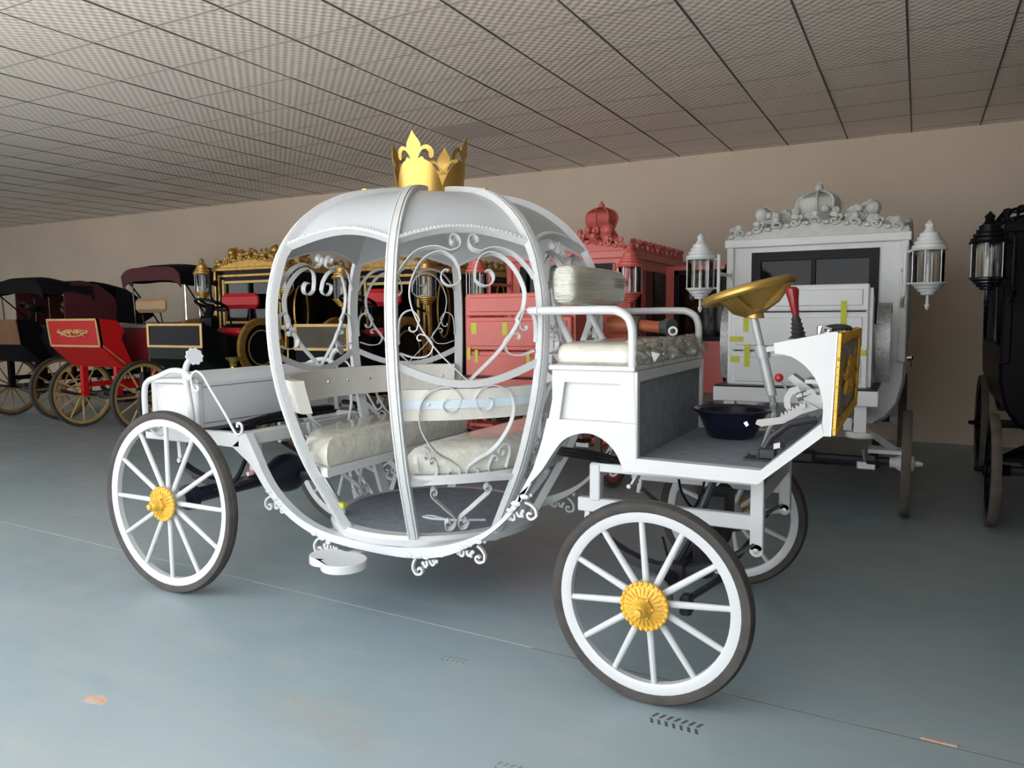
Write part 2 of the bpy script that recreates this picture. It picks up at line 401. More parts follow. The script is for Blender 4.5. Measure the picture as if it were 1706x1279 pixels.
struct(obj('wall_right', MB().box(XR, XR+.2, YF-.2, YW+.2, 0, ZC+.12), WALL, smooth=0))
OX2, OX3 = -15.5, -12.3            # unseen second opening, added to brighten the left wagons and wall
fw = MB(); fw.box(XL, OX2, YF-.2, YF, 0, ZC+.12); fw.box(OX3, OX0, YF-.2, YF, 0, ZC+.12); fw.box(OX1, XR, YF-.2, YF, 0, ZC+.12); fw.box(OX0, OX1, YF-.2, YF, OZ, ZC+.12); fw.box(OX2, OX3, YF-.2, YF, OZ, ZC+.12)
struct(obj('wall_front', fw, WALL, smooth=0), 'front wall with a wide open doorway and an added opening, both letting in daylight')
struct(obj('yard_ground', MB().box(-40, 30, -40, YF-.001, -.15, -.01), CONC, smooth=0), 'pale concrete yard outside the doorway')
ceiling = struct(obj('ceiling', MB().box(XL, XR, YF, YW, ZC+.03, ZC+.12), CBACK, smooth=0), 'suspended ceiling of square embossed tiles')
GX0, GY0, GX, GY = -4.327, 3.4034, .6, .60687
tl = MB().box(-GX/2+.003, GX/2-.003, -GY/2+.001, GY/2-.001, 0, .012)
tme = mesh_of('ceiling_tile', tl, CTILE, smooth=0); tmp = mesh_of('ceiling_tile', tl, CPLAIN, smooth=0)
cand = []
for i in range(int((XL-GX0)/GX)-1, int((XR-GX0)/GX)+1):
    for j in range(int((YF-GY0)/GY)-1, int((YW-GY0)/GY)+1):
        x, y = GX0+GX*(i+.5), GY0+GY*(j+.5)
        if x-GX/2 < XL or x+GX/2 > XR or y-GY/2 < YF: continue
        if y+GY/2 > YW: continue
        pr = [project((x+a, y+b, ZC)) for a, b in ((-.3, -.3), (.3, -.3), (.3, .3), (-.3, .3))]
        vis = all(p[2] > .3 for p in pr) and any(-30 < p[0] < 1736 and -30 < p[1] < 1300 for p in pr)
        ar = 0
        if vis: ar = abs(sum(pr[k][0]*pr[(k+1) % 4][1]-pr[(k+1) % 4][0]*pr[k][1] for k in range(4)))/2
        cand.append((ar, x, y))
cand.sort(reverse=True)
rest = MB()
for k, (ar, x, y) in enumerate(cand):
    dz = random.uniform(-.0015, .0015)
    if k < 300 and ar > 60:
        plain = abs(x+4.05) < .3 and abs(y-6.785) < .3 or abs(x+9.86) < .3 and abs(y-6.626) < .3
        inst('tile', tmp if plain else tme, ceiling, (x, y, ZC+dz+(-.002 if plain else 0)), (random.uniform(-.003, .003), random.uniform(-.003, .003), 0))
    else: rest.box(x-GX/2+.0055, x+GX/2-.0055, y-GY/2+.0022, y+GY/2-.0022, ZC+dz, ZC+dz+.012)
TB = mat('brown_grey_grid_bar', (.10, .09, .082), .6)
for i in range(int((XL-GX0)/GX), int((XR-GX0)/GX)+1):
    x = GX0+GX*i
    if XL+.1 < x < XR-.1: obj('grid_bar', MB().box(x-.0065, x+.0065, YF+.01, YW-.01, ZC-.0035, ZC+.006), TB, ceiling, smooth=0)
JSHADE = mat('grey_joint_shade', (.22, .20, .185), .6)  # dark strips stand in for the shadow gaps at the cross joints
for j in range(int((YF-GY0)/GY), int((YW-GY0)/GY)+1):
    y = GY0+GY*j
    if YF+.1 < y < YW-.05: obj('cross_joint_shade', MB().box(XL+.01, XR-.01, y-.003, y+.003, ZC-.002, ZC+.006), JSHADE, ceiling, smooth=0)
yb = max(c[2] for c in cand)+GY/2
rest.box(XL, XR, yb+.003, YW, ZC, ZC+.012)
r_ = obj('far_tiles', rest, CTILE, ceiling, smooth=0); r_['kind'] = 'stuff'

# ------------------------------------------------------------------ wheels
def ring(mb, prof, c, ax, n=48):
    """lathe of a closed section"""
    ax = nrm(ax); ref = V(0, 0, 1) if abs(ax[2]) < .9 else V(1, 0, 0)
    u = nrm(np.cross(ref, ax)); w_ = np.cross(ax, u); c = V(*c); K = len(prof); vs = []
    for r, h in prof:
        for k in range(n): vs.append(c+ax*h+r*(cos(2*PI*k/n)*u+sin(2*PI*k/n)*w_))
    fs = [(i*n+k, i*n+(k+1) % n, ((i+1) % K)*n+(k+1) % n, ((i+1) % K)*n+k) for i in range(K) for k in range(n)]
    return mb.add(vs, fs)
WCACHE = {}
def make_wheel(parent, c, R, rz, rimm, tyrem, capm, spm=None, nsp=12, phase=0., big=True, tw=.052, tt=.034, rt=.040):
    """wheel with its outer face to local -Y"""
    spm = spm or rimm; key = (R, rimm.name, tyrem.name, capm.name, spm.name, nsp, big)
    if key not in WCACHE:
        n = 64 if big else 36
        rim = MB(); a, b = R-tt, R-tt-rt
        ring(rim, [(a, -.019), (a, .019), (b+.012, .019), (b, .013), (b, -.013), (b+.012, -.019)], (0, 0, 0), (0, 1, 0), n)
        ty = MB(); h = tw/2
        ring(ty, [(R-tt-.004, -h*.8), (R-tt+.006, -h), (R-.008, -h), (R-.001, -h*.55), (R, 0), (R-.001, h*.55), (R-.008, h), (R-tt+.006, h), (R-tt-.004, h*.8)], (0, 0, 0), (0, 1, 0), n)
        if big:
            ring(ty, [(R+.0005, -h*.40), (R+.0025, -h*.3), (R+.0025, -h*.1), (R+.0005, 0)], (0, 0, 0), (0, 1, 0), n)
            ring(ty, [(R+.0005, 0.001), (R+.0025, h*.1), (R+.0025, h*.3), (R+.0005, h*.4)], (0, 0, 0), (0, 1, 0), n)
        sp = MB(); sp.lathe([(.012, .045), (.0125, .10), (.0115, (R-tt-rt)*.75), (.0105, R-tt-rt+.006)], (0, 0, 0), (0, 0, 1), 10 if big else 6)
        hub = MB(); hub.lathe([(.05, -.03), (.058, -.024), (.06, .03), (.05, .05), (.036, .07), (.036, .10)], (0, 0, 0), (0, 1, 0), 24 if big else 12)
        cap = MB(); q = .085 if big else .05
        cap.lathe([(q*.94, -.030), (q, -.034), (q, -.040), (q*.93, -.044), (q*.82, -.045), (q*.40, -.052), (q*.36, -.064), (q*.40, -.068), (q*.33, -.075), (q*.30, -.090)]+([(q*.22, -.104), (q*.17, -.107), (q*.15, -.118), (.0, -.120)] if big else [(q*.2, -.096), (0, -.097)]), (0, 0, 0), (0, 1, 0), 28 if big else 12)
        if big:
            for k in range(26):
                an = 2*PI*k/26; cap.ball((q*.93*cos(an), -.044, q*.93*sin(an)), (.0085, .007, .0085), 6, 4)
            for k in range(24):
                an = 2*PI*k/24; d = V(cos(an), 0, sin(an)); p0 = d*q*.46; p1 = d*q*.80
                cap.tube([p0+V(0, -.051, 0), p0*.5+p1*.5+V(0, -.050, 0), p1+V(0, -.0465, 0)], [.002, .0045, .003], 5)
            for k in range(6):
                an = 2*PI*k/6; cap.ball((q*.42*cos(an), -.064, q*.42*sin(an)), .0065, 6, 4)
        WCACHE[key] = [mesh_of(nm, m_, mt) for nm, m_, mt in (('wheel', rim, rimm), ('tyre', ty, tyrem), ('spoke', sp, spm), ('hub', hub, rimm), ('hub_cap', cap, capm))]
    rm, tm, sm, hm, cm = WCACHE[key]
    po = ORG[parent.name]
    wo = inst('wheel', rm, parent, tuple(V(*c)-po), (0, 0, rz))
    inst('tyre', tm, wo, (0, 0, 0)); inst('hub', hm, wo, (0, 0, 0)); inst('hub_cap', cm, wo, (0, 0, 0))
    for k in range(nsp): inst('spoke', sm, wo, (0, 0, 0), (0, rad(phase)+2*PI*k/nsp, 0))
    return wo

# ------------------------------------------------------------------ the pumpkin carriage
PC = V(-2.113, 3.17, 0)
H = thing('pumpkin_carriage', 'white wire-framed pumpkin carriage with gold crown on its roof', 'carriage', (-2.113, 3.17, 0))
YN, YFAR = 2.68, 3.66
_ZP = np.array([.36, .40, .46, .54, .66, .81, 1.04, 1.18, 1.32, 1.44, 1.54, 1.63, 1.705, 1.76, 1.81, 1.844, 1.875, 1.90, 1.915])
_RP = np.array([.468, .492, .530, .578, .645, .712, .780, .803, .815, .806, .783, .748, .699, .648, .585, .528, .455, .370, .250])
def prof(z): return float(np.interp(z, _ZP, _RP))
def chord(az):
    rel = ((az+22.5) % 45)-22.5
    return 1-.95*(1-cos(rad(22.5))/cos(rad(rel)))
def surf(az, z, off=0.):
    r = prof(z)*chord(az)+off; return V(PC[0]+r*cos(rad(az)), PC[1]+r*sin(rad(az)), z)
def snorm(az, z):
    dr = (prof(z+.03)-prof(z-.03))/.06 if z < 1.86 else -3.5
    return nrm((cos(rad(az)), sin(rad(az)), -dr))
RIBS = [-157.5, -112.5, -67.5, -22.5, 22.5, 67.5, 112.5, 157.5]
# profile as dense path including the top
def rib_path(az):
    zs = list(np.linspace(.345, 1.5, 14))+list(np.linspace(1.55, 1.84, 9))+[1.868, 1.89, 1.905]
    sm = spl([surf(az, z) for z in zs[::2]]+[V(PC[0]+.17*cos(rad(az)), PC[1]+.17*sin(rad(az)), 1.928), V(PC[0]+.08*cos(rad(az)), PC[1]+.08*sin(rad(az)), 1.925)], 4)
    return sm
for az in RIBS:
    p = rib_path(az); side = V(-sin(rad(az)), cos(rad(az)), 0); cvec = PC+V(0, 0, 1.15)
    nr = []
    for i in range(len(p)):
        T = nrm(p[min(i+1, len(p)-1)]-p[max(i-1, 0)]); nr.append(np.cross(side, T)*(1 if np.cross(side, T) @ (p[i]-cvec) > 0 else -1))
    mb = MB(); mb.strip(p, nr, .030, .046)
    q2 = [a+b*.017 for a, b in zip(p, nr)]; mb.strip(q2, nr, .012, .022)
    for s_ in (-1, 1): mb.strip([a+b*.015+side*.019*s_ for a, b in zip(p, nr)], nr, .010, .006)
    obj('rib', mb, WHITE2, H)
def arch_z(u): return 1.648+.055*(1-u*u)
def band_z(u): return 1.158-.083*(1-u*u)
for a in RIBS:
    ac = a+22.5
    def fn(u, v, ac=ac):
        uu = (u-.5)*2; z0 = arch_z(uu); t = v
        # walk along the profile towards the crown
        zt = z0+(1.913-z0)*(1-(1-t)**1.9); az = ac+uu*22.0
        if t > .999: r = .13; return V(PC[0]+r*cos(rad(az)), PC[1]+r*sin(rad(az)), 1.919), V(0, 0, 1)
        return surf(az, zt, -.006), snorm(az, zt)
    obj('roof_panel', MB().shell(fn, .006, 8, 12), ROOFW, H)
    us = np.linspace(-1, 1, 17)
    mb = MB(); pp = [surf(ac+u*21.5, arch_z(u), .004) for u in us]; mb.strip(pp, [snorm(ac+u*21.5, arch_z(u)) for u in us], .034, .016)
    for k in range(34):
        u = -1+2*k/33; p_ = surf(ac+u*21.5, arch_z(u)+.010, .019); mb.ball(p_, .0085, 6, 4)
    obj('roof_arch', mb, WHITE2, H)
# scroll ironwork
def on_panel(ac, pts, off=-.008):
    P, N = [], []
    for s_, z in pts:
        az = ac+s_/.31*22.5; P.append(surf(az, z, off)); N.append(snorm(az, z))
    return P, N
def mir(pts): return [V(-p[0], p[1]) for p in pts]
UPH = spiral(.085, 1.512, .014, .056, 460, 200, 14)+spl([(.036, 1.535), (.062, 1.580), (.120, 1.602), (.195, 1.565), (.243, 1.46), (.222, 1.345), (.14, 1.215), (.004, 1.088)], 6)
TOPS = spiral(.050, 1.648, .010, .036, -80, 255, 14)+spl([(.07, 1.606), (.14, 1.622), (.22, 1.602), (.27, 1.545), (.292, 1.50)], 5)
SIDE1 = spiral(.236, 1.305, .008, .022, 20, -190, 9)+spl([(.206, 1.335), (.235, 1.372), (.275, 1.35), (.286, 1.28), (.286, 1.24)], 5)
SIDE2 = spiral(.205, 1.262, .006, .018, -110, 120, 9)+spl([(.178, 1.270), (.155, 1.235), (.175, 1.195), (.23, 1.188), (.282, 1.205)], 5)
LOH = spiral(.090, 1.000, .012, .050, 440, 200, 14)+spl([(.032, 1.02), (.060, 1.052), (.115, 1.068), (.19, 1.035), (.222, .96), (.208, .875), (.15, .79), (.07, .745), (.025, .715), (.022, .685), (.05, .668), (.08, .68), (.083, .70), (.066, .706)], 6)
LSID = spiral(.168, .745, .006, .020, -150, 180, 10)+spl([(.143, .725), (.142, .700), (.160, .680), (.20, .670), (.236, .669)], 5)
LSI2 = spiral(.196, .775, .006, .019, 470, 180, 10)+spl([(.180, .793), (.196, .812), (.222, .805), (.238, .77), (.238, .70)], 5)
BOT = spiral(.160, .605, .008, .024, 330, -35, 12)+spl([(.172, .580), (.09, .515), (.022, .468), (.012, .435), (.035, .410), (.075, .412), (.088, .440), (.065, .455), (.048, .440)], 6)
def sc(ac, name, half, wd, th=.0045):
    for sgn in (1, -1):
        pts = half if sgn > 0 else mir(half)
        P, N = on_panel(ac, pts); obj(name, MB().strip(P, N, wd, th), WHITE, H)
for ac in (-45, 45, 0, 180, 135, -135):
    us = np.linspace(-1, 1, 15)
    P = [surf(ac+u*21.5, band_z(u), 0) for u in us]; obj('cross_band', MB().strip(P, [snorm(ac+u*21.5, band_z(u)) for u in us], .010, .030), WHITE, H)
    sc(ac, 'heart_scroll', UPH, .026); sc(ac, 'top_scroll', TOPS, .026); sc(ac, 'side_scroll', SIDE1, .022); sc(ac, 'side_scroll', SIDE2, .022)
    sc(ac, 'lower_heart_scroll', LOH, .022); sc(ac, 'lower_side_scroll', LSID, .018); sc(ac, 'lower_side_scroll', LSI2, .018); sc(ac, 'bottom_scroll', BOT, .024)
    P = [surf(ac+u*21.5, .655, 0) for u in us]; obj('seat_band', MB().strip(P, [snorm(ac+u*21.5, .655) for u in us], .014, .026), WHITE, H)
# base ring and floor
mb = MB(); ring(mb, [(.440, .345), (.505, .345), (.512, .375), (.500, .392), (.440, .392)], (PC[0], PC[1], 0), (0, 0, 1), 64); obj('base_ring', mb, WHITE, H)
obj('cabin_floor', MB().lathe([(.452, .352), (.452, .394), (0, .394)], (PC[0], PC[1], 0), (0, 0, 1), 48), CARPET, H)
mb = MB()
pts = spl([(-1.93, 2.985, .398), (-2.0, 2.97, .398), (-2.06, 2.985, .398), (-2.03, 3.01, .398), (-1.98, 3.0, .398), (-1.90, 2.99, .398), (-1.82, 3.03, .398), (-1.76, 3.06, .398)], 6)
mb.tube(pts, .006, 6); obj('floor_ornament', mb, WHITE2, H)
# benches
def crescent(sgn, xe, r=.672, n=18):
    hw = math.acos(min(1, abs(xe)/r)); out = []
    for k in range(n+1):
        a = -hw+2*hw*k/n
        out.append((PC[0]+sgn*r*cos(a), PC[1]+sgn*r*sin(a)))
    return out
for sgn, xe in ((-1, .165), (1, .235)):
    obj('seat_board', MB().prism(crescent(sgn, xe, .622), 'z', .645, .685), WHITE, H)
    mb = MB(); mb.pillow(crescent(sgn, xe+.008, .612, 26), [(.02, .686), (.0, .70), (-.012, .735), (.0, .772), (.03, .796), (.10, .812), (.2, .818)])
    obj('seat_cushion', mb, CREAM, H)
# rear padded backrest, from the near door round to the far door
def bk(a0, a1, z0, z1, rr, flare):
    def fn(u, v):
        az = a0+(a1-a0)*u; z = z0+(z1-z0)*v; r = prof(z)*.935-rr*.3+flare*sin(PI*v)
        n_ = V(cos(rad(az)), sin(rad(az)), 0); return V(PC[0]+r*cos(rad(az)), PC[1]+r*sin(rad(az)), z), n_
    return fn
obj('backrest', MB().shell(bk(113, 248, .925, 1.072, .030, .0), .045, 40, 6), CREAMB, H)
b2 = H.children[-1]
for k in range(11):
    az = 119+k*12.3; z = 1.005; r = prof(z)*.935-.057; n_ = V(-cos(rad(az)), -sin(rad(az)), 0)
    mb = MB(); mb.lathe([(.0, .006), (.006, .004), (.009, 0), (.010, -.003)], (PC[0]+r*cos(rad(az)), PC[1]+r*sin(rad(az)), z), n_, 8); obj('button', mb, CHROME, b2)
ft = obj('front_backrest', MB().shell(bk(-67, 67, .925, 1.055, .030, .0), .040, 40, 6), CREAMB, H); ft['label'] = 'plain plank back of the front bench'
def bk2(a0, a1, z0, z1):
    def fn(u, v):
        az = a0+(a1-a0)*u; z = z0+(z1-z0)*v; r = prof(z)*.935-.003
        return V(PC[0]+r*cos(rad(az)), PC[1]+r*sin(rad(az)), z), V(cos(rad(az)), sin(rad(az)), 0)
    return fn
obj('blue_strip', MB().shell(bk2(-67, 67, .975, 1.012), .008, 36, 2), BLUEW, ft)
for az in (-58, -29, 29, 58): 
    p = V(PC[0]+(prof(.995)*.935-.004)*cos(rad(az)), PC[1]+(prof(.995)*.935-.004)*sin(rad(az)), .995); obj('bolt', MB().lathe([(.007, 0), (.006, .005), (0, .006)], p, (cos(rad(az)), sin(rad(az)), 0), 8), STEEL, ft)
# crown on the roof
def cone_pt(ph, s_, h, th=0.):
    r = .154+.06*h+.25*h*h+th; a = ph+s_/.18; return V(PC[0]+r*cos(a), PC[1]+r*sin(a), 1.905+h)
def flat_shape(mb, ph, L, Rr, th=.003):
    n = len(L)
    vs = [cone_pt(ph, *L[i]) for i in range(n)]+[cone_pt(ph, *Rr[i]) for i in range(n)]+[cone_pt(ph, *L[i], th) for i in range(n)]+[cone_pt(ph, *Rr[i], th) for i in range(n)]
    fs = []
    for i in range(n-1):
        a, b, c, d = i, i+1, n+i+1, n+i
        fs += [(a, b, c, d), (2*n+d, 2*n+c, 2*n+b, 2*n+a), (a, 2*n+a, 2*n+b, b), (d, c, 2*n+c, 2*n+d)]
    fs += [(0, n, 3*n, 2*n), (n-1, 3*n-1, 4*n-1, 2*n-1)]
    mb.add(vs, fs)
mb = MB(); W_ = .18*PI/4
for k in range(4):
    ph = rad(-80+90*k); ss = np.linspace(-W_, W_, 25)
    hi = [.045+.125*max(0, 1-(abs(s_)/W_)**3.0) for s_ in ss]
    flat_shape(mb, ph, [(s_, 0) for s_ in ss], [(s_, h) for s_, h in zip(ss, hi)])
cr = obj('crown', mb, GOLDM, H); cr['label'] = 'gold sheet-metal crown with four lily points'
for k in range(4):
    ph = rad(-80+90*k); mb = MB()
    hs = np.linspace(.155, .292, 15); wd = [.030, .014, .008, .012, .021, .029, .034, .0355, .034, .030, .024, .017, .010, .005, .001]
    flat_shape(mb, ph, [(-w_, h) for w_, h in zip(wd, hs)], [(w_, h) for w_, h in zip(wd, hs)])
    for sg in (-1, 1):
        c = spl([(sg*.010, .166), (sg*.022, .192), (sg*.042, .214), (sg*.064, .218), (sg*.081, .202), (sg*.083, .182), (sg*.076, .172)], 5)
        wv = np.interp(np.linspace(0, 1, len(c)), [0, .3, .6, .85, 1], [.008, .006, .012, .012, .003])
        Lp, Rp = [], []
        for i in range(len(c)):
            T = nrm(c[min(i+1, len(c)-1)]-c[max(i-1, 0)]); nn = V(-T[1], T[0]); Lp.append(c[i]+nn*wv[i]); Rp.append(c[i]-nn*wv[i])
        flat_shape(mb, ph, Lp, Rp)
        d = [(sg*(.036+.011*cos(a)), .166+.011*sin(a)) for a in np.linspace(0, 2*PI, 12)]
        flat_shape(mb, ph, [(s_, h) for s_, h in d[:7]], [(s_, h) for s_, h in [d[0]]+d[:5:-1]])
    obj('lily_point', mb, GOLDM, cr)
obj('roof_boss', MB().lathe([(.165, 1.90), (.165, 1.922), (.12, 1.93), (0, 1.932)], (PC[0], PC[1], 0), (0, 0, 1), 32), ROOFW, H)
for (az, z) in ((-118, 1.905), (-6, 1.905)):
    p = surf(az, z, .016); obj('tape', MB().box(p[0]-.012, p[0]+.012, p[1]-.01, p[1]+.01, p[2]+.004, p[2]+.03), TAPE, H)
p = surf(-122, .47, -.03); obj('tape', MB().box(p[0]-.02, p[0]+.02, p[1]-.012, p[1]+.012, p[2]-.01, p[2]+.012), TAPE, H)

# swooping side frames (rear rail, belly arc, driver box side, footboard sill, dash side in one outline)
LOW = [(-2.982, .716), (-2.862, .635), (-2.782, .536), (-2.690, .447), (-2.580, .378), (-2.450, .330), (-2.30, .308), (-2.15, .300), (-2.0, .298), (-1.88, .306), (-1.746, .334), (-1.615, .396), (-1.499, .478), (-1.400, .580), (-1.330, .690)]
UPP = [(-2.884, .785), (-2.806, .645), (-2.735, .540), (-2.640, .455), (-2.525, .392), (-2.385, .355), (-2.20, .341), (-2.0, .341), (-1.85, .358), (-1.70, .396), (-1.56, .458), (-1.462, .535), (-1.385, .640), (-1.325, .745), (-1.285, .86), (-1.258, .97), (-1.232, 1.14)]
low = spl(LOW, 4); upp = spl(UPP, 4)
arch = [(x, z) for x, z in spl([(-1.335, .690), (-1.285, .745), (-1.240, .812), (-1.195, .868), (-1.14, .896), (-1.083, .902), (-1.03, .882), (-.985, .842), (-.958, .790), (-.951, .770)], 4)]
DC = spl([(-.268, .995), (-.268, 1.06), (-.286, 1.12), (-.313, 1.162), (-.352, 1.196), (-.391, 1.211), (-.421, 1.215)], 4)
SIDE = [tuple(p) for p in low[:-1]]+arch+[(-.469, .766), (-.263, .946), (-.247, .946), (-.234, 1.278), (-.424, 1.239)]+[tuple(p) for p in DC[::-1]]+[(-.270, .987), (-.460, .815), (-.897, .821), (-.913, 1.14)]+[tuple(p) for p in upp[::-1]]
RAILP = [(-3.63, .765), (-3.63, .705), (-3.0, .735), (-2.982, .716)]
for yy, s_ in ((YN, 1), (YFAR, -1)):
    y0, y1 = (yy, yy+.045) if s_ > 0 else (yy-.045, yy)
    mb = MB()
    # body: split in convex-ish pieces along the outline
    L_ = [V(*p) for p in spl(LOW, 4)]; U_ = [V(*p) for p in spl(UPP[:13], 4)]
    nn = 48
    def rs(P, n):
        d = np.concatenate([[0], np.cumsum([np.linalg.norm(P[i+1]-P[i]) for i in range(len(P)-1)])]); t = np.linspace(0, d[-1], n)
        A = np.array(P); return np.stack([np.interp(t, d, A[:, 0]), np.interp(t, d, A[:, 1])], 1)
    a_, b_ = rs(L_, nn), rs(U_, nn)
    vs = [(p[0], y, p[1]) for y in (y0, y1) for P in (a_, b_) for p in P]
    fs = []
    for i in range(nn-1):
        fs += [(i, i+1, nn+i+1, nn+i), (2*nn+nn+i, 2*nn+nn+i+1, 2*nn+i+1, 2*nn+i), (i, 2*nn+i, 2*nn+i+1, i+1), (nn+i, nn+i+1, 3*nn+i+1, 3*nn+i)]
    fs += [(0, nn, 3*nn, 2*nn), (nn-1, 2*nn+nn-1, 4*nn-1, 2*nn-1)]
    mb.add(vs, fs)
    obj('belly_arc', mb, WHITE, H)
    mb = MB()
    P = [tuple(p) for p in arch]+[(-.902, .770), (-.897, .821), (-.913, 1.14), (-1.232, 1.14)]+[(-1.258, .97), (-1.285, .86), (-1.325, .745), (-1.385, .640), (-1.40, .58)]
    # recessed side panel: build the ring around the opening
    inn = [(-1.188, 1.095), (-.963, 1.094), (-.956, .949), (-1.210, .950)]
    t_, b3 = 1.14, .93
    mb.prism([(-1.232, 1.14), (-1.225, 1.095), (-.911, 1.094), (-.913, 1.14)], 'y', y0, y1)
    mb.prism([(-1.225, 1.095), (-1.255, .950), (-1.210, .950), (-1.188, 1.095)], 'y', y0, y1)
    mb.prism([(-.963, 1.094), (-.956, .949), (-.904, .949), (-.911, 1.094)], 'y', y0, y1)
    A = [(x, z) for x, z in arch]
    top = [(-1.265, .950)]+[(x, .95) for x, z in A[1:-1]]+[(-.904, .95)]
    lowp = [(-1.335, .690)]+A[1:-1]+[(-.951, .770)]
    up_ = [(-1.298, .82), ]
    poly = [(-1.40, .58)]+A+[(-.902, .770), (-.904, .950), (-1.262, .950), (-1.285, .86), (-1.325, .745), (-1.385, .640)]
    mb.prism(poly, 'y', y0, y1)
    yb0, yb1 = (y0+.022, y1-.004) if s_ > 0 else (y0+.004, y1-.022)
    bs = obj('box_side', mb, WHITE, H, smooth=20)
    obj('inset_panel', MB().prism([(-1.20, 1.11), (-.955, 1.11), (-.948, .935), (-1.22, .935)], 'y', yb0, yb1), WHITE, bs, smooth=0)
    mb = MB()
    mb.prism([(-.902, .770), (-.469, .766), (-.460, .815), (-.902, .821)], 'y', y0, y1)
    mb.prism([(-.469, .766), (-.263, .946), (-.270, .987), (-.460, .815)], 'y', y0, y1)
    obj('footboard_sill', mb, WHITE, H, smooth=0)
    mb = MB()
    dc = [tuple(p) for p in DC]
    mb.prism([(-.263, .946), (-.247, .946), (-.234, 1.278), (-.424, 1.239)]+dc[::-1]+[(-.268, .987)], 'y', y0, y1)
    obj('dash_side', mb, WHITE, H, smooth=20)
    mb = MB(); mb.box(-3.63, -2.93, y0, y1, .712, .785, ch=.006); mb.prism([(-3.05, .715), (-2.975, .712), (-2.86, .635), (-2.80, .64), (-2.884, .785), (-3.0, .785)], 'y', y0+.0005, y1-.0005)
    obj('rear_rail', mb, WHITE, H, smooth=0)
    # hanging scroll ornaments under the arc
    yo = yy+.0225*s_
    for (ox, oz, ang, mir_) in [(-2.735, .485, -42, 1), (-2.445, .318, -22, 1), (-1.90, .300, 0, 1), (-1.60, .395, 25, -1), (-1.375, .60, 45, -1)]:
        mb = MB(); ca, sa = cos(rad(ang)), sin(rad(ang))
        def put(pts, wd, th):
            Q = []
            for a, b in pts:
                a *= mir_; Q.append(V(ox+a*ca-b*sa, yo, oz+a*sa+b*ca))
            mb.strip(Q, [V(0, 1, 0)]*len(Q), wd, th)
        put(spiral(.012, -.052, .004, .018, 200, -60, 8)+[V(.01, -.072)]+spl([(-.008, -.072), (-.022, -.05), (-.018, -.022), (-.006, -.002)], 4), .016, .010)
        put(spl([(.05, -.004), (.055, -.022), (.042, -.030), (.036, -.018)], 4), .016, .011)
        put(spl([(.082, .004), (.092, -.010), (.082, -.020), (.072, -.012), (.066, .0)], 4), .014, .010)
        for (a, b, r) in [(.03, -.02, .010), (.044, -.034, .008), (.1, -.002, .010), (-.045, .003, .009)]:
            a *= mir_; mb.ball((ox+a*ca-b*sa, yo, oz+a*sa+b*ca), (r, .008, r), 8, 5)
        # relief on the face of the arc
        for (a, b, r) in [(-.03, .014, .014), (.02, .018, .016), (.06, .016, .012)]:
            a *= mir_; mb.ball((ox+a*ca-b*sa, yy-.002*s_, oz+a*sa+b*ca), (r*1.4, .005, r*.8), 8, 4)
        obj('scroll_ornament', mb, WHITE, H)
# cross members tying the two frames
for x, z in ((-2.43, .345), (-1.80, .352)): obj('cross_member', MB().box(x-.02, x+.02, YN+.04, YFAR-.04, z-.04, z-.002), WHITE, H, smooth=0)
obj('rear_cross_rail', MB().box(-2.975, -2.915, YN+.045, YFAR-.045, .715, .783, ch=.005), WHITE, H, smooth=0)
obj('rear_cross_rail', MB().box(-3.63, -3.58, YN+.045, YFAR-.045, .715, .783, ch=.005), WHITE, H, smooth=0)
obj('rear_deck', MB().box(-3.58, -3.12, YN+.03, YFAR-.03, .772, .79), BLACK, H, smooth=0)
# trunk
mb = MB(); ys = [YN+.012, YFAR-.012]
pr = [(-3.555, .79), (-3.215, .79), (-3.215, 1.02), (-3.225, 1.035)]+[(x, 1.035+.035*(1-((x+3.385)/.165)**2)) for x in np.linspace(-3.235, -3.535, 9)]+[(-3.55, 1.035), (-3.555, 1.02)]
mb.prism(pr, 'y', *ys); tr = obj('trunk', mb, TRUNKW, H, smooth=25)
tr['label'] = 'pale grey luggage box behind the pumpkin cabin'
obj('trunk_side', MB().prism([(-3.54, .80), (-3.232, .80), (-3.232, 1.012), (-3.54, 1.012)], 'y', ys[0]-.01, ys[0]+.002), WHITE, tr, smooth=0)
mb = MB(); mb.prism([(-3.558, .785), (-3.212, .785), (-3.212, 1.022), (-3.23, 1.04), (-3.245, 1.02), (-3.245, .79)], 'y', ys[0]-.014, ys[0]-.002); 
mb = MB(); mb.box(-3.252, -3.208, ys[0]-.016, ys[0]+.02, .785, 1.03, ch=.006); mb.box(-3.56, -3.515, ys[0]-.016, ys[0]+.02, .785, 1.03, ch=.006); mb.box(-3.56, -3.208, ys[0]-.016, ys[0]+.02, 1.015, 1.045, ch=.006)
obj('trunk_edge', mb, WHITE, tr, smooth=0)
obj('lid_seam', MB().box(-3.2151, -3.2135, ys[0]+.02, ys[1], .998, 1.0005), BLACK, tr, smooth=0)
obj('lid_seam', MB().box(-3.2151, -3.2135, ys[0]+.02, ys[1], .812, .8145), BLACK, tr, smooth=0)
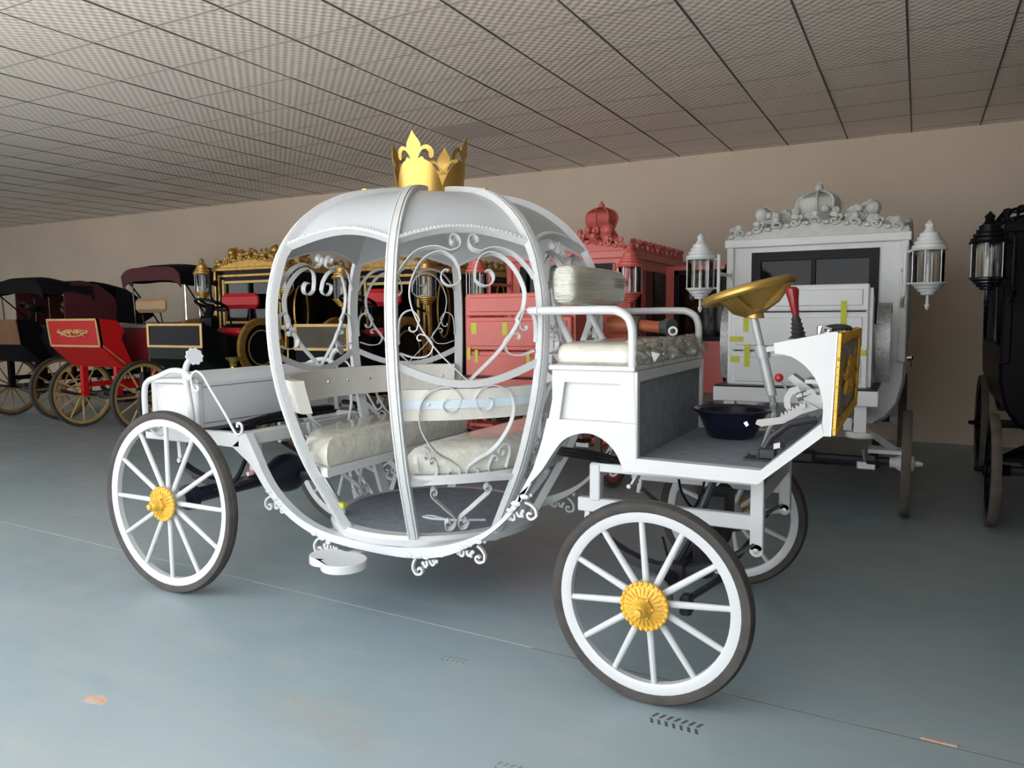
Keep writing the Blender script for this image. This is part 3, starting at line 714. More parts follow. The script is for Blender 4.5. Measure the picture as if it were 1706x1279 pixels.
# rear handrails with flower-headed posts
for yy, s_ in ((YN-.05, 1), (YFAR+.05, -1)):
    mb = MB(); mb.tube(spl([(-3.545, yy, .77), (-3.55, yy, .86), (-3.548, yy, .975), (-3.52, yy, 1.025), (-3.44, yy, 1.052), (-3.33, yy, 1.086), (-3.24, yy, 1.080), (-3.19, yy, 1.045)], 5), .0145, 10)
    mb.tube([(-3.545, yy, .775), (-3.545, yy+.06*s_, .765)], .0145, 8); mb.tube([(-3.505, yy+.01*s_, 1.03), (-3.25, yy+.01*s_, 1.036)], .012, 8)
    obj('hand_rail', mb, WHITE, H)
    mb = MB(); mb.tube(spl([(-3.19, yy, .74), (-3.205, yy, .90), (-3.232, yy, 1.05), (-3.228, yy, 1.10), (-3.205, yy, 1.135), (-3.17, yy, 1.155)], 5), .0155, 10); mb.tube([(-3.19, yy, .75), (-3.19, yy+.06*s_, .75)], .0145, 8)
    ph_ = obj('lamp_post', mb, WHITE, H)
    ax = nrm((.9, -.25*s_, .30)); c0 = V(-3.165, yy, 1.160); mb = MB()
    mb.lathe([(.041, 0), (.043, .004), (.041, .008)], c0, ax, 60, lobes=10, amp=.07); obj('flower_plate', mb, TRUNKW, ph_)
    mb = MB(); y2 = yy-.004*s_
    for pts in (spiral(-3.135, .0, 0, 0, 0, 0, 1),):
        pass
    q = [(p[0], p[1]) for p in spiral(-3.150, 1.008, .006, .026, 60, -180, 10)]+[tuple(p) for p in spl([(-3.187, 1.03), (-3.185, 1.065), (-3.15, 1.088), (-3.105, 1.068), (-3.06, 1.01), (-2.96, .885), (-2.90, .802), (-2.872, .790), (-2.85, .812), (-2.855, .84), (-2.878, .845), (-2.88, .825)], 5)]
    mb.tube([(a, y2, b) for a, b in q], .0065, 8); obj('rail_scroll', mb, WHITE, H)
    mb = MB(); mb.tube([(a, y2, b) for a, b in [tuple(p) for p in spl([(-3.50, .83), (-3.53, .81), (-3.50, .77), (-3.44, .75), (-3.40, .775), (-3.42, .80), (-3.44, .79)], 5)]], .006, 7); obj('rail_scroll', mb, WHITE, H)
    # wing fold behind the pumpkin
# driver's box
obj('box_top', MB().box(-1.25, -.905, YN-.012, YFAR+.012, 1.140, 1.160, ch=.004), WHITE, H, smooth=0)
bf = obj('box_front', MB().box(-.925, -.908, YN+.045, YFAR-.045, .80, 1.14), CARPET, H, smooth=0)
mb = MB(); mb.box(-.926, -.898, YN+.002, YN+.032, .82, 1.14, ch=.003); mb.box(-.926, -.898, YFAR-.032, YFAR-.002, .82, 1.14, ch=.003); mb.box(-.926, -.900, YN+.03, YFAR-.03, 1.10, 1.14, ch=.003)
obj('box_front_frame', mb, WHITE, H, smooth=0)
obj('box_back', MB().box(-1.26, -1.245, YN+.045, YFAR-.045, .93, 1.14), WHITE, H, smooth=0)
out = []
x0, x1, y0, y1, r = -1.235, -.915, YN+.012, YFAR-.01, .05
for cx, cy, a0 in ((x1-r, y0+r, -90), (x1-r, y1-r, 0), (x0+r, y1-r, 90), (x0+r, y0+r, 180)):
    for k in range(7): out.append((cx+r*cos(rad(a0+15*k)), cy+r*sin(rad(a0+15*k))))
mb = MB(); mb.pillow(out, [(.015, 1.160), (0, 1.172), (-.006, 1.195), (.004, 1.222), (.022, 1.236), (.07, 1.244), (.12, 1.246)])
dcu = obj('driver_cushion', mb, CREAM, H); dcu['label'] = 'cream driver cushion wrapped in clear plastic'
# crumpled film
def film(u, v):
    y = YN-.0+u*(YFAR-YN+.03); a = v
    x = -.945+.055*a+.018*sin(37*u+5*v)*a+random.uniform(-.008, .008); z = 1.253-.075*a**1.5+.022*sin(61*u)*a+random.uniform(-.012, .012)*(.5+a)
    return V(x, y, z)
obj('plastic_wrap', MB().grid(film, 90, 6), FILM, dcu, smooth=0)
def film2(u, v):
    return V(-1.255+.02*sin(9*v)+random.uniform(-.01, .01), YN+.22+.12*u+random.uniform(-.008, .008), 1.36+.16*v+random.uniform(-.01, .01))
# seat rails
for yy in (YN+.012, YFAR-.012):
    s_ = 1 if yy < 3 else -1
    mb = MB(); mb.tube([(-1.30, yy, 1.366)]+spl([(-1.20, yy, 1.366), (-1.02, yy, 1.366), (-.975, yy, 1.360), (-.940, yy, 1.338), (-.924, yy, 1.300), (-.921, yy, 1.25), (-.921, yy, 1.158)], 5), .0165, 12)
    mb.tube(spl([(-1.30, yy, 1.366), (-1.345, yy+.02*s_, 1.366), (-1.375, yy+.10*s_, 1.366)], 4), .0165, 10)
    obj('seat_rail', mb, WHITE, H)
mb = MB(); mb.tube([(-1.375, YN+.11, 1.366), (-1.375, YFAR-.11, 1.366)], .0165, 10); obj('seat_rail', mb, WHITE, H)
for yy in (2.98, 3.36):
    mb = MB(); mb.tube([(-1.36, yy, 1.36), (-1.255, yy+.02, 1.15)], .015, 10); obj('rail_post', mb, WHITE, H)
    mb = MB(); mb.tube([(-1.375, yy, 1.366), (-1.32, yy, 1.42)], .012, 8); obj('backrest_post', mb, WHITE, H)
# wrapped backrest pad
mb = MB(); o = []
hx, hz, r = .052, .082, .04; cx, cz = -1.275, 1.472
for sx, sz, a0 in ((1, -1, -90), (1, 1, 0), (-1, 1, 90), (-1, -1, 180)):
    for k in range(6): o.append((cx+sx*(hx-r)+r*cos(rad(a0+18*k)), cz+sz*(hz-r)+r*sin(rad(a0+18*k))))
n = len(o); vs = []; ysl = [(2.862, .45), (2.866, .72), (2.876, .90), (2.90, 1.0), (3.05, 1.0), (3.3, 1.0), (3.44, 1.0), (3.47, .92), (3.48, .7)]
for y, k_ in ysl:
    for a, b in o: vs.append((cx+(a-cx)*k_, y, cz+(b-cz)*k_))
fs = [(i*n+k, i*n+(k+1) % n, (i+1)*n+(k+1) % n, (i+1)*n+k) for i in range(len(ysl)-1) for k in range(n)]+[tuple(range(n)), tuple((len(ysl)-1)*n+k for k in range(n-1, -1, -1))]
mb.add(vs, fs); dbk = obj('driver_backrest', mb, CREAMP, H); dbk['label'] = 'cream driver backrest pad in stretched plastic'
def film3(u, v): 
    return V(-1.345+.022*cos(2*PI*u)*(1-.4*v)-.03*v+random.uniform(-.006, .006), 2.93-.05*v+random.uniform(-.01, .01), 1.44+.07*sin(2*PI*u)*(1-.3*v)-.03*v+random.uniform(-.008, .008))
obj('plastic_wrap', MB().grid(film3, 20, 6), FILM, dbk, smooth=0)
# footboard
obj('footboard', MB().box(-.92, -.462, YN+.04, YFAR-.04, .785, .815), CARPET, H, smooth=0)
mb = MB(); mb.prism([(-.470, .790), (-.462, .815), (-.272, .985), (-.262, .950)], 'y', YN+.04, YFAR-.04); obj('toe_board', mb, CARPET, H, smooth=0)
# dash
mb = MB(); mb.prism([(-.424, 1.239), (-.234, 1.278), (-.234, 1.288), (-.426, 1.249)], 'y', YN, YFAR); obj('dash_top', mb, WHITE, H, smooth=0)
mb = MB(); mb.prism([(-.247, .946), (-.240, .946), (-.228, 1.286), (-.236, 1.286)], 'y', YN+.001, YFAR-.001); dp = obj('dash_panel', mb, GREYP, H, smooth=0)
mb = MB()
def dpt(y, t): return V(-.238+.010*t+.006, y, .950+.332*t)
for yy in (YN+.022, YFAR-.022):
    mb.beam(dpt(yy, 0), dpt(yy, 1), .009, .040, up=(0, 1, 0))
    for k in range(26): mb.ball(dpt(yy+random.uniform(-.012, .012), (k+.5)/26), (.009, random.uniform(.01, .018), .010), 7, 4)
for t in (.05, .95):
    mb.beam(dpt(YN+.02, t), dpt(YFAR-.02, t), .009, .034)
    for k in range(60): mb.ball(dpt(YN+.03+(YFAR-YN-.06)*(k+.5)/60, t+random.uniform(-.03, .03)), (.009, .011, random.uniform(.008, .016)), 7, 4)
obj('gilt_frame', mb, GOLD, dp)
mb = MB(); yc = (YN+YFAR)/2
for k in range(70):
    a = random.uniform(0, 2*PI); r = random.uniform(.0, 1)**.6; mb.ball((-.226+.012*(1-r), yc+.15*r*cos(a), 1.115+.062*r*sin(a)), (.012, random.uniform(.015, .03), random.uniform(.012, .024)), 7, 5)
for s_ in (-1, 1):
    for p_ in (spiral(.10, 1.12, .008, .035, 0, 400, 16)+spl([(.14, 1.14), (.18, 1.11), (.21, 1.13)], 4), spiral(.15, 1.07, .006, .022, 90, 420, 12)):
        mb.tube([(-.226, yc+s_*a, b) for a, b in p_], .007, 6)
obj('gilt_crest', mb, GOLD, dp)
# shift lever, switches, brake lever
mb = MB(); lx, ly = -.385, 2.98
prf = [(.040, 0)]
for k in range(5): prf += [(.030-.003*k, .006+.016*k), (.021-.002*k, .014+.016*k)]
mb.lathe(prf+[(.010, .09), (.008, .10)], (lx, ly, 1.256), (-.16, 0, 1), 16); obj('lever_boot', mb, BLACKM, H)
obj('lever_knob', MB().lathe([(.010, .085), (.013, .092), (.018, .14), (.0235, .17), (.0245, .182), (.018, .19), (0, .192)], (lx, ly, 1.256), (-.16, 0, 1), 16), REDK, H)
obj('lever_plate', MB().prism([(-.41, 1.243), (-.285, 1.268), (-.285, 1.274), (-.41, 1.249)], 'y', 2.93, 3.03), BLACKM, H, smooth=0)
mb = MB(); mb.box(-.325, -.297, 2.985, 3.02, 1.268, 1.305, ch=.004); mb.lathe([(.018, 0), (.016, .012), (.008, .016), (.008, .028)], (-.28, 2.95, 1.268), (0, 0, 1), 12); mb.tube([(-.31, 2.96, 1.27), (-.30, 2.93, 1.30), (-.27, 2.92, 1.29)], .005, 6)
obj('ignition_switch', mb, CHROME, H)
mb = MB(); mb.ball((-.262, 3.06, 1.292), (.052, .035, .016), 12, 6); obj('display_pod', mb, BLACKM, H)
# steering
SC = V(-.613, 3.22, 1.425); ax = nrm((-.27, 0, .96)); e1 = nrm(np.cross((0, 1, 0), ax)); e2 = np.cross(ax, e1)
ax2 = nrm((-.22, -.10, .97)); 
def sw(a, r, h=0.): return SC+r*(cos(a)*e1+sin(a)*e2)+h*ax
mb = MB(); mb.tube([sw(2*PI*k/40,   .170, .012) for k in range(40)], .019, 10, closed=True); stw = obj('steering_wheel', mb, GOLDS, H)
mb = MB()
for a in (rad(10), rad(130), rad(250)):
    for dd in (-.14, 0, .14): mb.tube([sw(a+dd*3, .035, -.065), sw(a+dd*1.6, .10, -.045), sw(a+dd, .166, .008)], [.022, .017, .013], 8)
mb.lathe([(.0, -.020), (.045, -.024), (.060, -.040), (.056, -.068), (.038, -.080), (.038, -.098), (.018, -.100)], SC, ax, 24)
def plate(u, v):
    a = 2*PI*u; r = .05+.105*v*(.80+.2*cos(3*(a-rad(10)))); return sw(a, r, -.074+.078*v)
mb.grid(plate, 48, 5); obj('wheel_spokes', mb, GOLDS, stw)
CB = V(-.515, 3.22, 1.02)
mb = MB(); dcol = nrm(SC-CB); Lc = np.linalg.norm(SC-CB)
mb.lathe([(.020, 0), (.021, .01), (.021, Lc*.42), (.0165, Lc*.43), (.0165, Lc*.80), (.011, Lc*.81), (.011, Lc-.04)], CB, dcol, 16); obj('steering_column', mb, GREYM, H)
mb = MB(); p = CB+dcol*Lc*.43; mb.lathe([(.028, -.025), (.028, .025)], p, dcol, 14); mb.beam(p+V(.02, 0, .01), (-.42, 3.22, 1.222), .035, .02); mb.beam(p+V(.02, .03, -.01), (-.40, 3.26, 1.205), .02, .02)
obj('column_bracket', mb, GREYM, H)
mb = MB(); mb.tube([CB, CB+V(.006, 0, -.03)], .012, 8); mb.ball(CB+V(.008, 0, -.04), (.017, .017, .02), 8, 5); mb.ball(CB+V(.012, 0, -.085), (.017, .017, .02), 8, 5)
mb.tube([CB+V(.008, 0, -.04), CB+V(.016, 0, -.10), (-.52, 3.20, .88), (-.54, 3.18, .80)], .010, 8); obj('universal_joint', mb, STEEL, H)
# parking brake quadrant
QX, QZ = .026, .034
mb = MB(); yb_ = 3.02
mb.prism([(-.385, 1.03), (-.365, 1.035), (-.35, 1.012), (-.27, 1.012), (-.27, .962), (-.36, .962), (-.385, .982), (-.40, 1.0)], 'y', yb_+.010, yb_+.016)
mb.prism([(-.415, 1.045), (-.445, 1.035), (-.465, 1.0), (-.462, .965), (-.45, .95), (-.436, .957), (-.442, .985), (-.435, 1.01), (-.405, 1.025)], 'y', yb_-.003, yb_+.003)
mb.prism([(-.34, .962), (-.40, .940), (-.46, .902), (-.545, .884), (-.566, .893), (-.560, .910), (-.48, .924), (-.43, .952), (-.38, .985)], 'y', yb_-.003, yb_+.003)
for k in range(7): mb.prism([(-.475+.013*k, .925+.008*k), (-.462+.013*k, .933+.008*k), (-.472+.013*k, .943+.008*k)], 'y', yb_-.003, yb_+.003)
mb.box(-.40, -.385, yb_-.02, yb_+.04, .965, .98)
for (a, b) in ((-.405, 1.012), (-.33, .985), (-.30, .985)): mb.lathe([(.008, -.012), (.008, .024)], (a, yb_, b), (0, 1, 0), 8)
mb.v = [(a+QX, b, c+QZ) for a, b, c in mb.v]; obj('brake_quadrant', mb, mat('ivory_steel', (.42, .42, .40), .4), H, smooth=25)
mb = MB(); mb.tube([(-.445, yb_+.01, 1.01), (-.475, yb_+.01, 1.058)], .0045, 6); mb.tube([(-.42, yb_+.02, 1.0), (-.33, yb_+.03, 1.03)], .016, 8)
mb.v = [(a+QX, b, c+QZ) for a, b, c in mb.v]; rl = obj('release_rod', mb, STEEL, H); obj('release_knob', MB().ball((-.485+QX, yb_+.01, 1.072+QZ), .0165, 12, 8), mat('bright_red_ball', (.35, .012, .018), .15), rl)
mb = MB(); mb.prism([(-.44, 1.10), (-.42, 1.115), (-.33, 1.05), (-.29, 1.04), (-.29, 1.02), (-.36, 1.03)], 'y', 3.10, 3.18); mb.box(-.37, -.30, 3.06, 3.2, 1.085, 1.10); mb.box(-.31, -.28, 3.0, 3.04, 1.02, 1.09)
obj('dash_bracket', mb, GREYM, H, smooth=0)
# pedals
mb = MB(); mb.box(-.55, -.40, 2.84, 2.93, .816, .823); mb.tube([(-.50, 2.88, .82), (-.46, 2.88, .90), (-.40, 2.90, .95), (-.31, 2.92, .97)], .012, 8); mb.tube([(-.42, 2.87, .822), (-.40, 2.89, .87)], .014, 8); mb.box(-.50, -.44, 2.86, 2.90, .82, .862, ch=.006)
mb.beam((-.47, 2.90, .855), (-.33, 2.95, .965), .07, .03); mb.beam((-.46, 2.97, .87), (-.34, 3.0, .95), .05, .02)
for (a, b) in ((-.545, 2.85), (-.545, 2.92), (-.41, 2.85)): mb.lathe([(.007, 0), (.006, .006), (0, .007)], (a, b, .823), (0, 0, 1), 8)
obj('pedal_assembly', mb, BLACKM, H, smooth=25)
obj('pedal_tag', MB().prism([(-.446, .862), (-.424, .868), (-.424, .888), (-.446, .882)], 'y', 2.855, 2.857), WHITE, H, smooth=0)
obj('pedal_plate', MB().prism([(-.60, .918), (-.588, .925), (-.580, .910), (-.590, .902)], 'y', 3.10, 3.106), STEEL, H, smooth=0)
# front carriage frame
for yy in (2.84, 3.50):
    mb = MB(); mb.box(-1.14, -.47, yy-.018, yy+.018, .728, .762, ch=.003); mb.box(-1.142, -1.098, yy-.022, yy+.022, .61, .758, ch=.004); mb.box(-1.195, -.50, yy-.018, yy+.018, .562, .618, ch=.004)
    mb.box(-.517, -.470, yy-.022, yy+.022, .49, .77, ch=.004); mb.lathe([(.0235, -.022), (.0235, .022)], (-.4935, yy, .492), (0, 1, 0), 18)
    fo = obj('spring_frame', mb, WHITE, H, smooth=30)
    for q_ in ((-.4935, .492),): obj('bolt', MB().lathe([(.011, .022), (.011, .030), (.0, .031)], (q_[0], yy, q_[1]), (0, -1, 0), 6), STEEL, fo)
    mb = MB(); mb.tube([(-.985, yy+.04, .728), (-1.01, yy+.04, .668)], .016, 8)
    mb = MB(); mb.beam((-.955, yy+.05, .735), (-.995, yy+.05, .665), .008, .032, up=(0, 1, 0)); mb.beam((-.955, yy+.09, .735), (-.995, yy+.09, .665), .008, .032, up=(0, 1, 0))
    for q_ in ((-.957, .728), (-.992, .672)): mb.lathe([(.009, -.012), (.009, .09)], (q_[0], yy+.03, q_[1]), (0, 1, 0), 8)
    obj('spring_shackle', mb, WHITE, H, smooth=30)
    # leaf spring
    def leaf(k, y_): return [( -1.15+.65*t, y_, .515-.16*4*t*(1-t)*.85-.012*k) for t in np.linspace(.10*k, 1-.10*k, 13)]
    for k in range(3): 
        pth = leaf(k, yy); obj('leaf_spring', MB().strip(pth, [V(0, 1, 0)]*len(pth), .05, .011), BLACKM, H)
    mb = MB(); mb.beam((-1.15, yy, .60), (-1.16, yy, .50), .02, .03, up=(0, 1, 0)); obj('spring_shackle', mb, WHITE, H)
    mb = MB(); mb.tube([(-.66, yy+.06, .74), (-.74, yy+.05, .52), (-.80, yy+.03, .40)], [.014, .016, .02], 8); obj('damper', mb, BLACKM, H)
obj('frame_cross_beam', MB().box(-.52, -.475, 2.86, 3.48, .66, .73, ch=.004), WHITE, H, smooth=0)
obj('frame_cross_beam', MB().box(-1.14, -1.10, 2.86, 3.48, .70, .755, ch=.004), WHITE, H, smooth=0)
# front axle
mb = MB(); mb.tube([(-.80, 2.58, .355), (-.80, 3.76, .355)], .028, 10); mb.box(-.85, -.75, 2.80, 2.90, .32, .40, ch=.01); mb.box(-.85, -.75, 3.44, 3.54, .32, .40, ch=.01); mb.lathe([(.05, -.02), (.05, .02)], (-.80, 2.60, .355), (0, 1, 0), 16)
obj('front_axle', mb, BLACKM, H)
mb = MB(); mb.lathe([(.02, -.01), (.07, -.01), (.07, .01), (.02, .01)], (-.80, 2.575, .355), (0, 1, 0), 24); obj('brake_disc', mb, STEEL, H)
mb = MB(); mb.box(-.72, -.68, 2.62, 2.68, .28, .35, ch=.008); mb.tube([(-.70, 2.66, .33), (-.62, 2.80, .37), (-.60, 3.6, .38)], .012, 8); mb.lathe([(.022, 0), (.022, .05), (.012, .07)], (-.70, 2.64, .285), (0, 0, 1), 12); obj('tie_rod', mb, BLACKM, H)
mb = MB(); mb.tube([(-.70, 2.90, .36), (-.78, 3.17, .50), (-.70, 3.3, .60)], .04, 10); mb.ball((-.74, 3.17, .45), (.09, .12, .08), 12, 8); mb.box(-.78, -.66, 3.10, 3.26, .50, .62, ch=.01); obj('steering_gear', mb, BLACKM, H)
mb = MB(); mb.tube(spl([(-.80, 2.88, .74), (-.79, 2.9, .66), (-.75, 2.92, .60), (-.72, 2.92, .66), (-.70, 2.92, .75)], 6), .005, 6); obj('brake_cable', mb, BLACK, H); mb = MB(); mb.tube(spl([(-.82, 2.75, .52), (-.79, 2.72, .44), (-.79, 2.68, .38)], 5), .005, 6); obj('brake_cable', mb, BLACK, H)
mb = MB()
for dz in (0, .014, .028): mb.tube(spl([(-1.55, 3.25, .66), (-1.42, 3.08, .74+dz), (-1.30, 2.92, .765+dz), (-1.15, 2.84, .775+dz), (-1.0, 2.85, .75+dz), (-.9, 2.9, .76)], 6), .007, 6)
obj('wiring_loom', mb, BLACK, H)
# rear axle
mb = MB(); mb.tube([(-3.23, 2.56, .45), (-3.23, 3.78, .45)], .040, 12); mb.lathe([(.05, -.16), (.08, -.10), (.11, -.03), (.11, .03), (.08, .10), (.05, .16)], (-3.23, 3.30, .45), (0, 1, 0), 20); mb.tube([(-3.1, 3.30, .45), (-2.95, 3.30, .47)], .035, 10); mb.lathe([(.065, -.02), (.065, .02)], (-3.23, 2.62, .45), (0, 1, 0), 18)
obj('rear_axle', mb, mat('navy_black_axle_paint', (.012, .013, .028), .35, noise=.2), H)
for yy in (2.80, 3.54):
    for k in range(3):
        pth = [(-3.52+.60*t, yy, .585-.42*t*(1-t)*.8-.012*k) for t in np.linspace(.1*k, 1-.1*k, 13)]
        obj('leaf_spring', MB().strip(pth, [V(0, 1, 0)]*13, .05, .011), BLACKM, H)
    for x in (-3.50, -2.94):
        mb = MB(); mb.beam((x, yy, .72), (x+.01, yy, .585), .04, .025, up=(1, 0, 0)); mb.lathe([(.014, -.03), (.014, .03)], (x+.01, yy, .59), (0, 1, 0), 8); obj('spring_shackle', mb, WHITE, H)
mb = MB(); mb.tube(spl([(-2.98, 2.80, .72), (-3.02, 2.78, .60), (-3.06, 2.75, .52), (-3.14, 2.70, .48)], 5), .011, 6); mb.tube([(-3.02, 2.74, .50), (-2.93, 2.82, .54), (-2.90, 2.85, .56)], .012, 6); obj('brake_pipe', mb, BLACK, H)
mb = MB(); mb.box(-2.955, -2.90, 2.755, 2.80, .58, .62, ch=.008); mb.lathe([(.012, 0), (.012, .03)], (-2.93, 2.755, .575), (0, -1, 0), 8); obj('brake_clip', mb, mat('pale_pink_plastic', (.62, .40, .42), .4), H)
mb = MB(); mb.tube(spl([(-3.05, 2.80, .80), (-2.99, 2.95, .83), (-2.98, 3.15, .84), (-2.97, 3.4, .83)], 5), .02, 8); mb.tube(spl([(-2.99, 2.95, .83), (-3.0, 3.2, .81), (-3.02, 3.4, .81)], 5), .016, 8); mb.box(-3.08, -2.98, 2.76, 2.84, .785, .81); obj('wiring_loom', mb, BLACK, H)
# wheels
make_wheel(H, (-.795, 2.50, .3575), .3575, 0, WHITE, TYRE, GOLD, phase=-5)
make_wheel(H, (-.795, 3.84, .3575), .3575, PI, WHITE, TYRE, GOLD, phase=9)
make_wheel(H, (-3.23, 2.50, .450), .450, 0, WHITE, TYRE, GOLD, phase=0)
make_wheel(H, (-3.23, 3.84, .450), .450, PI, WHITE, TYRE, GOLD, phase=12)
# heart-shaped steps
for yc, s_ in ((2.56, 1), (3.78, -1)):
    lob = []
    lob += arc2(-2.285, 0, .078, 60, 300, 14); lob += arc2(-2.165, -.03, .100, -160, 95, 18)
    poly = [(x, yc+s_*y) for x, y in lob]
    mb = MB(); mb.pillow(poly, [(.002, .268), (0, .271), (0, .302), (.003, .305)]); so = obj('step_plate', mb, WHITE, H, smooth=25)
    obj('step_arm', MB().box(-2.25, -2.19, min(yc, yc+s_*.2), max(yc, yc+s_*.2), .272, .29), WHITE, so, smooth=0)

# things on the carriage
B = MB(); bx, by = -.70, 3.36
B.lathe([(0, .822), (.088, .822), (.10, .83), (.135, .905), (.150, .928), (.168, .934), (.170, .941), (.160, .944), (.142, .934), (.128, .90), (.09, .834), (0, .83)], (bx, by, 0), (0, 0, 1), 40)
tag(obj('basin', B, NAVY, org=(bx, by, .82)), 'dark navy plastic basin standing on the driver footboard', 'basin')
T = thing('power_tool', 'orange power tool with grey nozzle lying on driver cushion', 'tool', (-1.06, 3.42, 1.246))
mb = MB(); mb.tube([(-1.30, 3.47, 1.290), (-1.20, 3.46, 1.292), (-1.15, 3.45, 1.290)], [.040, .044, .034], 12); mb.tube([(-1.15, 3.45, 1.290), (-1.08, 3.42, 1.284), (-1.03, 3.41, 1.28)], [.030, .026, .028], 12); obj('tool_body', mb, ORANGE, T)
mb = MB(); mb.tube([(-1.165, 3.45, 1.290), (-1.135, 3.445, 1.289)], [.046, .046], 14); obj('tool_collar', mb, DGREY, T); mb = MB(); mb.tube([(-1.03, 3.41, 1.282), (-1.005, 3.40, 1.283), (-.975, 3.385, 1.283)], [.026, .036, .038], 14); mb.tube([(-.98, 3.39, 1.27), (-.955, 3.33, 1.265)], [.02, .019], 12); obj('nozzle', mb, DGREY, T)
mb = MB(); na = nrm((.004, -.012, -.001)); ring(mb, [(.012, 0), (.020, 0), (.021, .006), (.012, .006)], (-.956, 3.332, 1.2655), na, 20); obj('nozzle_ring', mb, STEEL, T)
obj('nozzle_bore', MB().lathe([(.0125, 0), (.0125, .002)], (-.956, 3.332, 1.2655), na, 16), BLACK, T)
T.location.z += .010

# ------------------------------------------------------------------ the coaches parked along the wall
def scroll_row(mb, x0, x1, fx, z, n, s=.07, r=.009):
    """carved scrollwork between x0 and x1; fx(t, h) -> point"""
    for k in range(n):
        t0 = x0+(x1-x0)*(k+.5)/n; w_ = (x1-x0)/n; sg = 1 if k % 2 else -1
        for q in (spiral(0, .45, .08, .42, 0, sg*420, 12), spiral(sg*.35, .9, .05, .25, 180, 180-sg*380, 9)):
            mb.tube([fx(t0+p[0]*w_*.75, z+p[1]*s) for p in q], r, 5)
        mb.ball(fx(t0, z+s*1.05), (abs(w_)*.22, r*1.3, s*.3), 6, 4); mb.ball(fx(t0-w_*.4, z+s*.25), (abs(w_)*.2, r*1.3, s*.22), 6, 4)
def bg_crown(parent, c, r, h, m_):
    mb = MB(); mb.lathe([(r*.82, 0), (r*.86, h*.06), (r*.80, h*.14), (r*.78, h*.30), (r*.86, h*.36), (r*.96, h*.45), (r, h*.56), (r*.92, h*.66), (r*.66, h*.73), (r*.34, h*.76), (r*.16, h*.80), (r*.12, h*.84)], c, (0, 0, 1), 32, lobes=8, amp=.05)
    mb.ball((c[0], c[1], c[2]+h*.9), (r*.2, r*.2, h*.09), 10, 6); mb.ball((c[0], c[1], c[2]+h*.985), (r*.07, r*.07, h*.04), 8, 5)
    co = obj('roof_crown', mb, m_, parent)
    for k in range(8):
        a = 2*PI*k/8; d = V(cos(a), sin(a), 0); b = MB()
        b.tube(spl([V(*c)+d*rr*r+V(0, 0, hh*h) for rr, hh in ((.84, .30), (1.0, .45), (1.04, .57), (.9, .70), (.45, .80), (.12, .84))], 3), r*.065, 6)
        b.ball(V(*c)+d*r*.86+V(0, 0, h*.16), (r*.12, r*.12, h*.07), 6, 4)
        obj('crown_arch', b, m_, co)
    b = MB(); b.box(c[0]-r*.5, c[0]+r*.5, c[1]-r*.5, c[1]+r*.5, c[2]-.10, c[2]+.004); obj('crown_plinth', b, m_, co, smooth=0)
def lantern(parent, x, y, z0, z1, side, m_, br, s=1.0, att=None, topm=None):
    """z0..z1 whole height"""
    h = z1-z0; g0, g1 = z0+h*.30, z0+h*.66; R = h*.17*s; mb = MB()
    pr = [(R*1.06, g1), (R*1.10, g1+h*.015)]
    for k in range(4): q = R*(1.02-.15*k); pr += [(q, g1+h*(.03+.045*k)), (q*1.0, g1+h*(.055+.045*k)), (q*.78, g1+h*(.06+.045*k))]
    pr += [(R*.32, g1+h*.22), (R*.24, g1+h*.25), (R*.30, g1+h*.285), (R*.16, g1+h*.31), (0, g1+h*.34)]
    mb.lathe(pr, (x, y, 0), (0, 0, 1), 18)
    lo = obj('lantern', mb, topm or m_, parent)
    mb = MB(); pr = [(0, z0), (R*.10, z0+h*.02), (R*.17, z0+h*.06), (R*.09, z0+h*.08), (R*.09, z0+h*.17)]
    for k in range(4): q = R*(.42+.18*k); pr += [(q*.9, g0-h*(.125-.032*k)), (q, g0-h*(.11-.032*k)), (q, g0-h*(.098-.032*k))]
    pr += [(R*1.08, g0), (R*1.04, g0+h*.01), (0, g0+h*.012)]
    mb.lathe(pr, (x, y, 0), (0, 0, 1), 18); obj('lantern_base', mb, m_, lo)
    mb = MB(); mb.lathe([(R*.93, g0+h*.01), (R*.93, g1)], (x, y, 0), (0, 0, 1), 24); obj('lantern_glass', mb, GLASS, lo)
    for k in range(6):
        a = 2*PI*k/6+.3; b = MB(); b.tube([(x+R*.97*cos(a), y+R*.97*sin(a), g0), (x+R*.97*cos(a), y+R*.97*sin(a), g1+.004)], R*.03, 5); obj('lantern_rod', b, STEEL, lo)
    mb = MB(); mb.lathe([(R*.12, g0+.005), (R*.12, g0+h*.10), (R*.09, g0+h*.11), (R*.12, g0+h*.18), (0, g0+h*.25)], (x, y, 0), (0, 0, 1), 8); obj('lantern_candle', mb, CREAMB, lo)
    if att:
        ax_, ay_ = att; px = x-side*R*1.35; mb = MB()
        mb.tube(spl([(px, y, g1+h*.06), (px, y, g1-.05), (px, y, g0-h*.06), (px-side*.01, y+.02, g0-h*.16), (ax_, ay_, g0-h*.24)], 5), .013, 8)
        mb.tube([(px, y, (g0+g1)/2), (ax_, ay_, (g0+g1)/2)], .013, 8); mb.tube([(px, y, g0+.002), (x-side*R, y, g0+.002)], .008, 6); mb.tube([(px, y, g1), (x-side*R, y, g1)], .008, 6)
        mb.box(ax_-.006, ax_+.006, ay_-.02, ay_+.02, (g0+g1)/2-.035, (g0+g1)/2+.035); obj('lantern_bracket', mb, br, lo)
